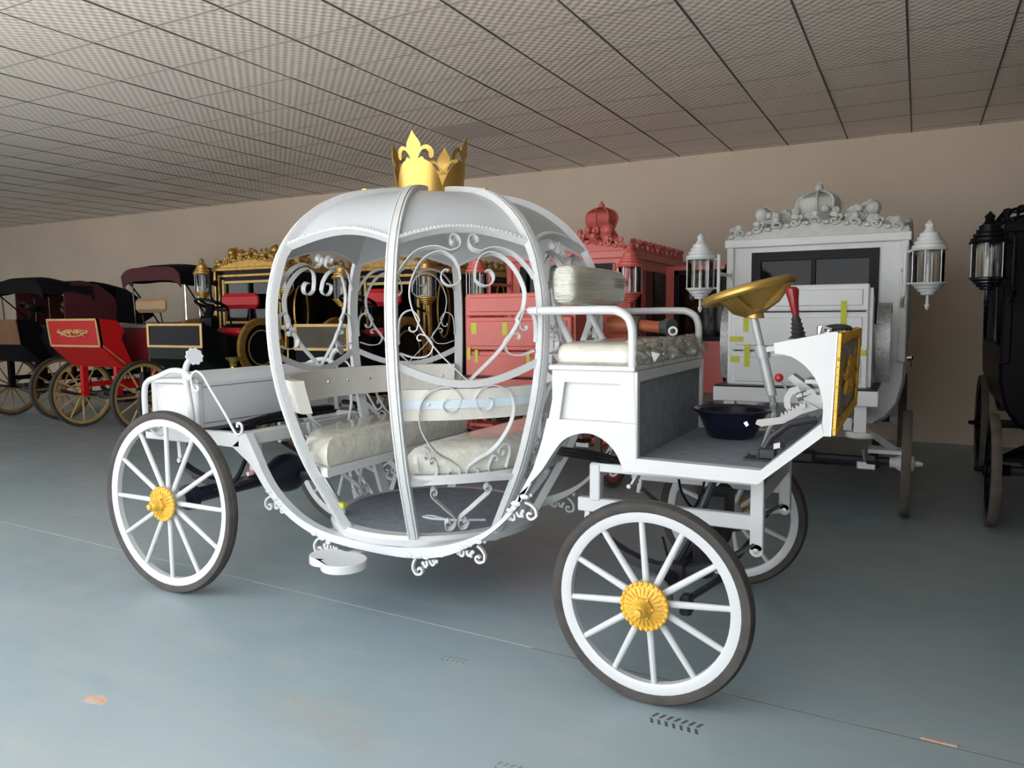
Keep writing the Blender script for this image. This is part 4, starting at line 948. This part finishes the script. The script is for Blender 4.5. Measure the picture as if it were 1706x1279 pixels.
def coach(name, label, cx, yd, S):
    t = thing(name, label, 'carriage', (cx, yd, 0), 0, 'royal coaches parked along the wall', local=True)
    hw, yb, L, zb, zt = S['w']/2, S['yb'], S.get('L', 1.75), .55, S['zt']; M, TR, CM = S['m'], S['trim'], S['crest']
    ye = yb+L; wx, wz0, wz1 = S['win']; th = .05
    # front wall around the window
    mb = MB(); mb.box(-hw, -wx, yb, yb+th, 1.0, zt); mb.box(wx, hw, yb, yb+th, 1.0, zt); mb.box(-wx, wx, yb, yb+th, wz1, zt); mb.box(-wx, wx, yb, yb+th, 1.0, wz0)
    obj('front_wall', mb, M, t, smooth=0)
    for (a, b, c, d) in ((-wx-S.get('sw', .03), -wx+S.get('sw', .035), wz0-.03, wz1+.03), (wx-S.get('sw', .035), wx+S.get('sw', .03), wz0-.03, wz1+.03)): obj('window_stile', MB().box(a, b, yb-.016, yb+.02, c, d), S['wf'], t, smooth=0)
    for (c, d) in ((wz1-S.get('sw', .035), wz1+S.get('sw', .03)), (wz0-S.get('sw', .03), wz0+S.get('sw', .035))): obj('window_rail', MB().box(-wx+.03, wx-.03, yb-.014, yb+.02, c, d), S['wf'], t, smooth=0)
    obj('window_bar', MB().box(-.015, .015, yb-.008, yb+.02, wz0, wz1), BLACK, t, smooth=0)
    obj('window_glass', MB().box(-wx, wx, yb+.022, yb+.026, wz0, wz1), DGLASS, t, smooth=0)
    # raised frame trims on the front
    for (a, b, c, d) in ((-hw-.006, -hw+S.get('pw', .05), 1.0, zt), (hw-S.get('pw', .05), hw+.006, 1.0, zt)): obj('corner_post', MB().box(a, b, yb-.022, yb+.03, c, d, ch=.008), TR, t, smooth=0)
    obj('front_cornice', MB().box(-hw-.02, hw+.02, yb-.034, yb+.05, zt-S.get('cz', .05), zt+.012, ch=.006), TR, t, smooth=0)
    if S.get('inner'):
        for (a, b, c, d) in ((-wx-.085, -wx-.06, wz0-.09, wz1+.09), (wx+.06, wx+.085, wz0-.09, wz1+.09), (-wx-.06, wx+.06, wz1+.065, wz1+.09), (-wx-.06, wx+.06, wz0-.09, wz0-.065)): obj('window_moulding', MB().box(a, b, yb-.012, yb+.01, c, d), TR, t, smooth=0)
    # sides with door window
    for s_ in (-1, 1):
        x0, x1 = (hw-th, hw) if s_ > 0 else (-hw, -hw+th); mb = MB(); a, b = yb+.45, ye-.45
        mb.box(x0, x1, yb+th, yb+.12, 1.0, zt); mb.box(x0, x1, ye-.12, ye, 1.0, zt); mb.box(x0, x1, yb+.12, ye-.12, 1.74, zt); mb.box(x0, x1, a-.07, a, 1.0, 1.74); mb.box(x0, x1, b, b+.07, 1.0, 1.74); mb.box(x0, x1, yb+.12, ye-.12, 1.0, 1.12)
        so = obj('side_wall', mb, M, t, smooth=0)
        for (c, d) in ((yb+.12, a-.07), (a, b), (b+.07, ye-.12)): obj('side_glass', MB().box((x0+x1)/2-.002, (x0+x1)/2+.002, c, d, 1.12, 1.74), DGLASS, so, smooth=0)
        for (c, d) in ((yb+.12, a-.07), (b+.07, ye-.12)):
            xx = x1 if s_ > 0 else x0; m2 = MB(); m2.tube([(xx, (c+d)/2+(d-c)/2*.9*cos(q), 1.43+.30*sin(q)) for q in np.linspace(0, 2*PI, 20, endpoint=False)], .012, 5, closed=True); obj('oval_trim', m2, TR, so)
    obj('rear_wall', MB().box(-hw, hw, ye-th, ye, 1.0, zt), M, t, smooth=0)
    # lower body, rounded under
    pl = [(-hw, 1.0), (-hw*.99, .86), (-hw*.93, .70), (-hw*.82, .60), (-hw*.7, zb), (hw*.7, zb), (hw*.82, .60), (hw*.93, .70), (hw*.99, .86), (hw, 1.0)]
    obj('lower_body', MB().prism(pl, 'y', yb+.02, ye-.02), S.get('low', M), t, smooth=30)
    for s_ in (-1, 1):
        mb = MB(); mb.tube([(s_*abs(x)*1.0+s_*.004, yb+.01, z) for x, z in pl[5:]], .012, 6); obj('body_piping', mb, S.get('pipe', TR), t)
    rp = [(-hw-.015, zt), (hw+.015, zt)]+[(hw*cos(q), zt+.010+.045*sin(q)) for q in np.linspace(0.05, PI-.05, 13)]
    obj('roof', MB().prism(rp, 'y', yb+.03, ye+.01), M, t, smooth=30)
    # cresting
    n = S.get('nc', 9)
    mb = MB(); hgt = lambda x: zt+.012+.085*max(0, 1-abs(x/hw)**1.3)
    scroll_row(mb, -hw+.01, hw-.01, lambda x, z: V(x, yb-.012, z+.085*max(0, 1-abs(x/hw)**1.3)), zt+.012, n, .075, .010)
    ob = MB(); ob.prism([(-hw, zt+.005)]+[(x, hgt(x)+.035) for x in np.linspace(-hw, hw, 15)]+[(hw, zt+.005)], 'y', yb, yb+.016)
    fc = obj('front_cresting', mb, CM, t); obj('cresting_board', ob, CM, fc, smooth=20)
    for s_ in (-1, 1):
        mb = MB()
        for k in range(22): mb.ball((s_*(hw*.30+random.uniform(-.12, .22)), yb+.10+random.uniform(-.05, .10), zt+.14+random.uniform(-.03, .08)*1.0), random.uniform(.02, .042), 7, 5)
        mb.ball((s_*hw*.62, yb+.08, zt+.20), .055, 10, 7); mb.ball((s_*hw*.62, yb+.08, zt+.10), (.06, .05, .08), 8, 5)
        for k in range(6): mb.tube(spl([(s_*hw*.55, yb+.1, zt+.12), (s_*hw*(.35+.05*k), yb+.12, zt+.16+.02*k), (s_*hw*(.22+.06*k), yb+.14, zt+.13+.018*k)], 4), [.012]*9, 5)
        obj('cherub_group', mb, CM, t)
        mb = MB(); x = s_*(hw-.01); scroll_row(mb, yb+.06, ye-.06, lambda y, z: V(x, y, z), zt+.012, 11, .085, .011); obj('side_cresting', mb, CM, t)
        obj('side_cornice', MB().box(min(s_*(hw-.02), s_*(hw+.02)), max(s_*(hw-.02), s_*(hw+.02)), yb+.05, ye, zt-.05, zt+.012), TR, t, smooth=0)
    bg_crown(t, (0, yb+S.get('cy', .85), zt+S.get('cb', .20)), S.get('cr', .155), S.get('ch', .36), CM)
    # lanterns
    for s_ in (-1, 1): lantern(t, s_*(hw+S.get('lx', .125)), yb+S.get('ly', -.35), S['lz'][0], S['lz'][1], s_, S['lm'], S['lb'], S.get('ls', 1.0), (s_*(hw-.03), yb-.02), topm=S.get('ltop'))
    # driver's end
    dw, dz0, dz1 = S['dash']; dw /= 2
    if S['style'] == 'box':
        hs = [dz0, dz0+(dz1-dz0)*.36, dz0+(dz1-dz0)*.74, dz1]
        for k in range(3): 
            po = obj('dash_board', MB().box(-dw, dw, 0, .035, hs[k]+.004, hs[k+1]-.004, ch=.008), M, t, smooth=0)
            obj('board_field', MB().box(-dw+.035, dw-.035, -.008, .01, hs[k]+.035, hs[k+1]-.035, ch=.006), M, po, smooth=0)
        obj('dash_lip', MB().prism([(-.02, dz0+.02), (.03, dz0+.03), (.05, dz0-.02), (.02, dz0-.06), (-.05, dz0-.06), (-.05, dz0-.03)], 'x', -dw, dw), M, t, smooth=30)
        for s_ in (-1, 1): obj('dash_cheek', MB().prism([(.03, dz0), (.03, dz1-.03), (.22, dz1-.10), (.30, dz0+.2), (.30, dz0)], 'x', s_*dw-.02, s_*dw+.02), M, t, smooth=0)
        for (a, b, c, d) in S.get('tapes', []): obj('masking_tape', MB().box(a-c/2, a+c/2, -.0105, -.0085, b-d/2, b+d/2), TAPE, t, smooth=0)
        obj('seat_box', MB().box(-dw, dw, .45, yb-.03, dz0-.02, 1.08, ch=.01), M, t, smooth=0)
        obj('seat_pad', MB().box(-dw+.02, dw-.02, .43, yb-.06, 1.08, 1.17, ch=.03), S.get('seat', CREAMB), t)
    else:
        fr = MB(); 
        po = obj('dash_board', MB().box(-dw, dw, .0, .03, dz0, dz1), S['pan'], t, smooth=0)
        for (a, b, c, d) in ((-dw, -dw+.028, dz0, dz1), (dw-.028, dw, dz0, dz1), (-dw+.028, dw-.028, dz1-.028, dz1), (-dw+.028, dw-.028, dz0, dz0+.028)): obj('dash_trim', MB().box(a, b, -.014, .01, c, d, ch=.005), LGOLD, po, smooth=0)
        obj('dash_apron', MB().prism([(.0, dz0), (.03, dz0), (.34, .80), (.40, .80), (.40, .74), (.30, .74), (.06, dz0-.16), (.0, dz0-.12)], 'x', -dw+.01, dw-.01), S.get('low', M), t, smooth=20)
        for s_ in (-1, 1): obj('dash_cheek', MB().prism([(.03, dz0), (.03, dz1-.01), (.30, dz1-.12), (.40, .80), (.30, .80)], 'x', s_*(dw-.012)-.012, s_*(dw-.012)+.012), M, t, smooth=0)
        obj('seat_box', MB().box(-dw, dw, .55, yb-.03, .74, 1.16, ch=.01), S.get('low', M), t, smooth=0)
        obj('foot_floor', MB().box(-dw, dw, .30, yb, .73, .76), M, t, smooth=0)
        obj('seat_pad', MB().box(-dw+.03, dw-.03, .52, yb-.10, 1.16, 1.24, ch=.03), REDV, t)
        obj('backrest_pad', MB().box(-dw*.66, dw*.66, yb-.20, yb-.08, 1.46, 1.64, ch=.045), REDV, t)
        for s_ in (-1, 1):
            mb = MB(); mb.tube(spl([(s_*dw*.5, yb-.14, 1.46), (s_*dw*.5, yb-.12, 1.36), (s_*dw*.5, yb-.06, 1.18)], 4), .012, 6); obj('backrest_bar', mb, BLACK, t)
            # round wing beside the seat
            x = s_*(hw-.04); mb = MB(); c0 = (x, yb-.36, 1.02)
            ring(mb, [(.33, -.022), (.33, .022), (.275, .03), (.255, .024), (.255, -.024), (.275, -.03)], c0, (1, 0, 0), 40); wg = obj('seat_wing', mb, GOLDO, t)
            obj('wing_panel', MB().lathe([(.26, -.012), (.26, .012)], c0, (1, 0, 0), 40), S['m'], wg)
            mb = MB(); ring(mb, [(.20, -.016), (.20, .016), (.188, .016), (.188, -.016)], c0, (1, 0, 0), 32); obj('wing_line', mb, LGOLD, wg)
        # steering wheel
        sc0 = V(S.get('stx', .1), .42, 1.50); sa = nrm((0, .35, .94)); e1_ = V(1, 0, 0); e2_ = np.cross(sa, e1_)
        mb = MB(); mb.tube([sc0+.17*(cos(q)*e1_+sin(q)*e2_) for q in np.linspace(0, 2*PI, 28, endpoint=False)], .017, 8, closed=True)
        for q in (.5, 2.6, 4.7): mb.tube([sc0+.17*(cos(q)*e1_+sin(q)*e2_), sc0-sa*.03], .014, 6)
        st = obj('steering_wheel', mb, BLACK, t); mb = MB(); mb.tube([sc0, sc0-sa*.22, sc0-sa*.6+V(0, -.05, 0)], [.04, .05, .03], 10); mb.box(sc0[0]-.09, sc0[0]+.09, .30, .46, 1.22, 1.38, ch=.03); obj('steering_column', mb, BLACK, st)
    # under-carriage
    fm = S['fm']
    fb_ = obj('foot_beam', MB().box(-.5, .5, -.15, -.03 if S['style'] == 'box' else .1, .775, .87, ch=.006), fm, t, smooth=0) if S['style'] == 'box' else None
    if fb_: obj('foot_mat', MB().box(-.49, .49, -.14, .45, .871, .879), BLACK, t, smooth=0)
    for s_ in (-1, 1):
        obj('frame_rail', MB().box(s_*.32-.025, s_*.32+.025, .02, ye, .60, .68), fm, t, smooth=0)
        mb = MB(); mb.box(s_*.40-.035, s_*.40+.035, -.12, -.05, .60, .78); mb.lathe([(.075, .575), (.085, .582), (.085, .60), (.075, .61)], (s_*.40, -.085, 0), (0, 0, 1), 20); obj('step_post', mb, fm, t, smooth=30)
        mb = MB(); mb.tube([(s_*.36, -.085, .578), (s_*.36, -.085, .44)], .007, 6); mb.tube([(s_*.44, -.085, .578), (s_*.44, -.085, .44)], .007, 6); obj('step_bolt', mb, STEEL, t) if 0 else None
        obj('brace', MB().beam((s_*.34, .05, .66), (s_*.58, .40, .44), .05, .025), fm, t, smooth=0); obj('spring_plate', MB().box(s_*.52-.09, s_*.52+.14, .28, .46, .42, .445), fm, t, smooth=0)
        obj('leaf_spring', MB().strip([(s_*.46, y, .44-.08*(1-((y-.36)/.4)**2)) for y in np.linspace(-.04, .76, 11)], [V(1, 0, 0)]*11, .05, .03), BLACKM, t)
        make_wheel(t, (s_*.66, .36, .355), .355, PI/2*s_, S['rim'], S['ty'], S['hub'], nsp=12, big=False, tw=.055)
        make_wheel(t, (s_*.60, ye-.25, .41), .41, PI/2*s_, S['rim'], S['ty'], S['hub'], nsp=12, big=False, tw=.055)
        obj('rear_spring', MB().strip([(s_*.46, y, .62-.08*(1-((y-(ye-.25))/.4)**2)) for y in np.linspace(ye-.65, ye+.15, 11)], [V(1, 0, 0)]*11, .05, .03), BLACKM, t)
    mb = MB(); mb.tube([(-.62, .36, .355), (.62, .36, .355)], .03, 8); mb.box(-.1, .1, .30, .42, .31, .40, ch=.02); obj('front_axle', mb, S.get('axle', BLACKM), t)
    mb = MB(); mb.tube([(-.56, ye-.25, .41), (.56, ye-.25, .41)], .035, 8); mb.ball((0, ye-.25, .41), .10, 12, 8); obj('rear_axle', mb, S.get('axle', BLACKM), t)
    mb = MB(); mb.box(.36, .48, .30, .34, .30, .36, ch=.008); mb.tube([(.42, .32, .33), (.40, .30, .44)], .012, 6); obj('brake_caliper', mb, STEEL, t)
    mb = MB(); mb.tube([(-.3, .45, .30), (.5, .45, .31)], .016, 6); obj('tie_rod', mb, BLACKM, t)
    return t
tW = [(-.32, -.02+1.30, .035, .10), (.0, 1.30, .035, .09), (.28, 1.35, .035, .15), (-.38, 1.18, .09, .035), (-.31, 1.07, .035, .15), (-.39, 1.045, .06, .04), (.385, 1.10, .06, .035)]
cw = coach('royal_coach', 'white coach with a pale crown and taped white dash boards', -.70, 5.30, dict(w=1.24, yb=.80, zt=1.90, m=WCOACH, trim=WCOACH, crest=WCREST, win=(.41, 1.30, 1.78), wf=BLACK, lz=(1.36, 1.95), lm=WCOACH, lb=WCOACH, ly=-.35, dash=(.85, .86, 1.535), style='box', tapes=tW, fm=WCOACH, rim=WCOACH, ty=TAPEW, hub=WCOACH, pipe=SILV, cy=.25, cb=.07))
# hammered trim wings on the white coach
for s_ in (-1, 1):
    mb = MB(); P = spl([(s_*.50, .30, .90), (s_*.50, .24, 1.10), (s_*.50, .26, 1.30), (s_*.50, .36, 1.40), (s_*.50, .50, 1.36)], 5); mb.strip(P, [V(1, 0, 0)]*len(P), .085, .03); obj('wing_trim', mb, SILV, cw)
    obj('wing_panel', MB().prism([(.32, .90), (.27, 1.10), (.29, 1.28), (.38, 1.36), (.50, 1.34), (.74, 1.2), (.74, .90)], 'x', s_*.50-.015, s_*.50+.015), WCOACH, cw, smooth=20)
    mb = MB(); mb.lathe([(.02, 0), (.02, .03), (.012, .04)], (s_*.635, .95, 1.02), (s_, 0, 0), 10); mb.tube([(s_*.63, .95, 1.02), (s_*.66, .95, 1.02), (s_*.66, .95, .96)], .008, 6); obj('door_handle', mb, CHROME, cw)
tP = [(-.38, 1.25, .05, .09), (-.10, 1.25, .045, .10), (-.43, 1.05, .03, .10), (-.36, 1.03, .03, .1), (.1, 1.02, .03, .09)]
cp = coach('royal_coach', 'salmon pink coach with a pink crown and an open door', -2.75, 5.30, dict(w=1.16, yb=.95, zt=1.88, m=PINK, trim=PINK, crest=PINKD, win=(.42, 1.40, 1.76), wf=BLACK, lz=(1.35, 1.92), lm=PINK, lb=PINK, ly=-.35, dash=(.92, .82, 1.53), style='box', tapes=tP, fm=PINKD, rim=PINKD, ty=TAPEW, hub=PINKD, axle=PINKD))
do = obj('open_door', MB().box(.62, .72, 1.88, 1.92, .62, 1.80), PINK, cp, smooth=0); do['label'] = 'open pink door with dark window'
mb = MB(); mb.box(.72, 1.22, 1.88, 1.92, .62, 1.12); mb.box(.72, 1.22, 1.88, 1.92, 1.74, 1.80); mb.box(1.17, 1.24, 1.88, 1.92, .62, 1.80); obj('door_frame', mb, PINK, do, smooth=0)
mb = MB(); mb.box(.70, .74, 1.872, 1.925, 1.10, 1.76); mb.box(1.15, 1.19, 1.872, 1.925, 1.10, 1.76); mb.box(.70, 1.19, 1.872, 1.925, 1.72, 1.76); mb.box(.70, 1.19, 1.872, 1.925, 1.10, 1.14); obj('door_window_frame', mb, BLACK, do, smooth=0)
obj('door_glass', MB().box(.72, 1.17, 1.898, 1.902, 1.12, 1.74), DGLASS, do, smooth=0)
gold = dict(pw=.026, sw=.014, cz=.025, m=BLACK, trim=GOLDO, crest=GOLDO, wf=LGOLD, lm=GOLDO, lb=BLACK, style='gold', fm=BLACK, rim=WOODW, ty=TYRE, hub=GOLDO, inner=True)
coach('royal_coach', 'black and gold coach nearest the pink one, with a mirror-like dash', -4.90, 5.50, dict(gold, w=.96, yb=1.10, zt=1.86, win=(.34, 1.22, 1.70), lz=(1.36, 1.96), ly=-.15, dash=(.66, 1.04, 1.29), pan=MIRROR, lx=.06))
cg = coach('royal_coach', 'black and gold coach beside the open red wagon, black dash', -7.03, 5.60, dict(gold, w=1.14, yb=1.07, zt=1.94, win=(.42, 1.30, 1.78), lz=(1.49, 2.08), ly=-.10, dash=(.86, 1.04, 1.30), pan=BLACK, low=mat('dark_green_black_paint', (.004, .009, .008), .35, spec=.12), lx=.10))
mb = MB(); mb.lathe([(.03, .66), (.03, .70), (.03, .84), (.045, .85), (.036, .865), (.042, .89), (.080, .925), (.086, .94), (.074, .94), (0, .90)], (.62, .22, 0), (0, 0, 1), 16); mb.tube([(.60, .22, .67), (.42, .24, .66)], .012, 6); obj('brass_cup', mb, mat('polished_brass', (.55, .40, .12), .22, metal=.9), cg)
coach('royal_coach', 'all-black coach at the right edge with black lanterns', 1.10, 5.30, dict(w=1.2, yb=.80, zt=1.92, m=BLACK, trim=BLACK, crest=BLACK, win=(.41, 1.30, 1.78), wf=BLACK, lz=(1.38, 1.97), lm=NAVY, ltop=BLACK, lb=BLACK, ly=-.45, lx=.13, dash=(.85, .86, 1.51), style='box', fm=BLACK, rim=BLACK, ty=TAPEW, hub=BLACK, seat=BLACK))

# ------------------------------------------------------------------ open wagons at the left
def wagon(name, label, cx, yd, S):
    t = thing(name, label, 'carriage', (cx, yd, 0), 0, 'open wagons at the left end', local=True)
    M, hw = S['m'], .47
    po = obj('dash_board', MB().prism([(.0, 1.03), (.03, 1.03), (-.01, 1.36), (-.04, 1.36)], 'x', -hw, hw), S['pan'], t, smooth=0)
    if S.get('trim'):
        def q(y, z): return y
        for (a, b, c, d) in ((-hw, -hw+.022, 0, 1), (hw-.022, hw, 0, 1), (-hw, hw, 0, .07), (-hw, hw, .93, 1)):
            z0, z1 = 1.03+.33*c, 1.03+.33*d; y0, y1 = -.04*c, -.04*d
            obj('dash_trim', MB().prism([(y0-.010, z0), (y0+.01, z0), (y1+.01, z1), (y1-.010, z1)], 'x', a, b), S['trim'], po, smooth=0)
        mb = MB(); zc_ = 1.20
        for s_ in (-1, 1):
            for k in range(5): mb.tube([(s_*(.03+.056*k+p[0]), -.030, zc_+.012-.008*k*(k % 2)+p[1]) for p in spiral(0, 0, .005, .031, 90*k, 90*k+s_*400, 12)], .007, 5)
            mb.tube([(s_*a, -.030, b) for a, b in ((0, zc_-.045), (.10, zc_-.042), (.21, zc_-.01), (.29, zc_+.005))], .009, 5)
            for k in range(8): mb.ball((s_*random.uniform(0, .2), -.030, zc_+random.uniform(-.03, .03)), (.014, .006, .010), 6, 4)
        obj('gilt_scroll', mb, LGOLD, po)
    obj('toe_board', MB().prism([(.0, 1.03), (.03, 1.03), (.30, .82), (.30, .79), (.25, .79)], 'x', -hw+.005, hw-.005), M, t, smooth=0)
    for s_ in (-1, 1):
        so = obj('side_cheek', MB().prism([(-.04, 1.36), (.0, 1.03), (.27, .80), (.40, .80), (.26, 1.12), (.30, 1.22), (.22, 1.33)], 'x', s_*(hw-.012)-.012, s_*(hw-.012)+.012), M, t, smooth=0)
        if S.get('trim'): obj('cheek_line', MB().beam((s_*hw, .02, 1.05), (s_*hw, .29, .83), .012, .012), LGOLD, so, smooth=0)
        obj('front_post', MB().box(s_*.32-.03, s_*.32+.03, .26, .33, .42, .80), M, t, smooth=0); obj('mid_post', MB().box(s_*.34-.025, s_*.34+.025, .75, .80, .55, .80), M, t, smooth=0)
        obj('frame_rail', MB().box(s_*.34-.02, s_*.34+.02, .30, 2.6, .52, .58), M, t, smooth=0)
        make_wheel(t, (s_*.58, .43, .43), .43, PI/2*s_, S['rim'], S['ty'], S['hub'], spm=S['sp'], nsp=12, big=False, tw=.055)
        make_wheel(t, (s_*.60, 2.25, .52), .52, PI/2*s_, S['rim'], S['ty'], S['hub'], spm=S['sp'], nsp=14, big=False, tw=.055)
        obj('leaf_spring', MB().strip([(s_*.40, y, .50-.08*(1-((y-.43)/.4)**2)) for y in np.linspace(.03, .83, 11)], [V(1, 0, 0)]*11, .05, .03), BLACKM, t)
    mb = MB(); mb.tube([(-.56, .43, .43), (.56, .43, .43)], .035, 8); mb.box(-.2, .3, .36, .50, .38, .48, ch=.02); mb.ball((.1, .43, .42), (.14, .09, .09), 10, 6); obj('front_axle', mb, BLACKM, t)
    mb = MB(); mb.tube([(-.56, 2.25, .52), (.56, 2.25, .52)], .035, 8); obj('rear_axle', mb, BLACKM, t)
    obj('floor_pan', MB().box(-hw, hw, .28, 2.8, .78, .81), M, t, smooth=0)
    obj('seat_box', MB().box(-hw, hw, .62, 1.15, .81, 1.24, ch=.01), S['box'], t, smooth=0); obj('box_deck', MB().box(-hw-.02, hw+.02, .58, 1.20, 1.24, 1.275, ch=.008), S['deck'], t, smooth=0)
    obj('rear_tub', MB().prism([(1.3, .81), (1.25, 1.25), (2.7, 1.30), (2.8, .9), (2.7, .81)], 'x', -hw, hw), S['box'], t, smooth=0)
    obj('backrest_pad', MB().box(-.30, .26, 1.0, 1.10, 1.43, 1.62, ch=.045), S['pad'], t)
    for x in (-.2, .15): mb = MB(); mb.tube([(x, 1.05, 1.43), (x, 1.08, 1.26)], .01, 6); obj('backrest_bar', mb, S.get('bar', CHROME), t)
    mb = MB()
    sc0 = V(.12, .40, 1.52); sa = nrm((0, .35, .94)); e2_ = np.cross(sa, V(1, 0, 0))
    if S.get('steer'):
        mb.tube([sc0+.18*(cos(q)*V(1, 0, 0)+sin(q)*e2_) for q in np.linspace(0, 2*PI, 24, endpoint=False)], .017, 7, closed=True); mb.lathe([(.0, .01), (.12, .0), (.10, -.04), (.03, -.06)], sc0, sa, 14); mb.tube([sc0, sc0-sa*.3], .03, 8); obj('steering_wheel', mb, BLACK, t)
    # canopy
    cy0, cy1, cz, cw_ = S['can']
    def cn(u, v):
        x = -cw_+2*cw_*u; a = abs(2*u-1); y = cy0+(cy1-cy0)*v
        return V(x, y, cz-.10*a**6+.03*sin(PI*v*2)*(1-a**4)-.05*(1-min(1, v*6))**2), V(0, 0, 1)
    co = obj('canopy', MB().shell(cn, .02, 16, 12), CANVAS, t, smooth=60)
    obj('canopy_lining', MB().shell(lambda u, v: (cn(.05+.9*u, .03+.92*v)[0]-V(0, 0, .024), V(0, 0, 1)), .006, 12, 10), MAROON, co, smooth=60)
    for (a, b) in ((cy0, 'x'), (cy1, 'x')): 
        mb = MB(); mb.shell(lambda u, v, a=a: (V(-cw_+2*cw_*u, a+.02*(v-.5), cz-.02-.10*abs(2*u-1)**6-.17*v), V(0, 1, 0)), .012, 16, 3); obj('canopy_valance', mb, S.get('val', MAROON) if a == cy0 else CANVAS, co, smooth=60)
    for s_ in (-1, 1):
        mb = MB(); mb.shell(lambda u, v, s_=s_: (V(s_*cw_*(1-.01*v), cy0+(cy1-cy0)*u, cz-.09-.10*v-.02*sin(9*u)*v), V(s_, 0, 0)), .012, 14, 3); obj('canopy_skirt', mb, CANVAS, co, smooth=60)
        for yy in (cy0+.10, cy1-.15):
            mb = MB(); mb.tube([(s_*(cw_-.05), yy, cz-.12), (s_*(cw_-.07), yy+.02, 1.24)], .011, 6); obj('canopy_pole', mb, CHROME, t)
        mb = MB(); mb.tube([(s_*(cw_-.03), cy0+.03, cz-.15), (s_*(cw_-.06), cy0+.40, 1.40), (s_*(cw_-.06), cy0+.5, 1.25)], .010, 6); obj('canopy_strut', mb, BLACK, t)
    return t, co
redw, _ = wagon('open_wagon', 'open red wagon with gold scroll on its dash and a canopy', -8.74, 5.60, dict(m=RED, pan=RED, trim=LGOLD, box=mat('deep_red_panel', (.16, .012, .018), .4, noise=.15), deck=mat('worn_grey_deck', (.20, .18, .16), .6, noise=.3), pad=TAN, rim=LGOLD, ty=TYRE, hub=WOODW, sp=LGOLD, can=(1.05, 2.35, 2.03, .56)))
lw, lco = wagon('open_wagon', 'dark wagon at the left edge with brown dash and black canopy', -10.82, 5.90, dict(m=BLACK, pan=BROWN, box=DGREY, deck=DGREY, pad=BROWN, bar=BLACK, rim=WOODW, ty=TYRE, hub=WOODW, sp=WOODW, steer=True, val=CANVAS, can=(.25, .95, 1.90, .60)))
for s_ in (-1, 1):
    P = [(.55, 1.24), (.55, 1.78), (.75, 1.88), (1.05, 1.84), (1.30, 1.66), (1.35, 1.24)]
    obj('hood_curtain', MB().prism(P, 'x', s_*.56-.012, s_*.56+.012), MAROON, lw, smooth=0)
mb = MB(); mb.shell(lambda u, v: (V(-.58+1.16*u, float(np.interp(v, [0, .3, .6, 1], [.95, 1.15, 1.42, 1.85])), float(np.interp(v, [0, .3, .6, 1], [1.88, 1.86, 1.80, 1.55]))), V(0, .2, 1)), .03, 8, 12); obj('rear_hood', mb, CANVAS, lw, smooth=60)
for s_ in (-1, 1): obj('hood_side', MB().prism([(1.30, 1.30), (1.34, 1.80), (1.45, 1.80), (1.85, 1.56), (1.92, 1.40), (1.7, 1.28)], 'x', s_*.57-.012, s_*.57+.012), CANVAS, lw, smooth=0)
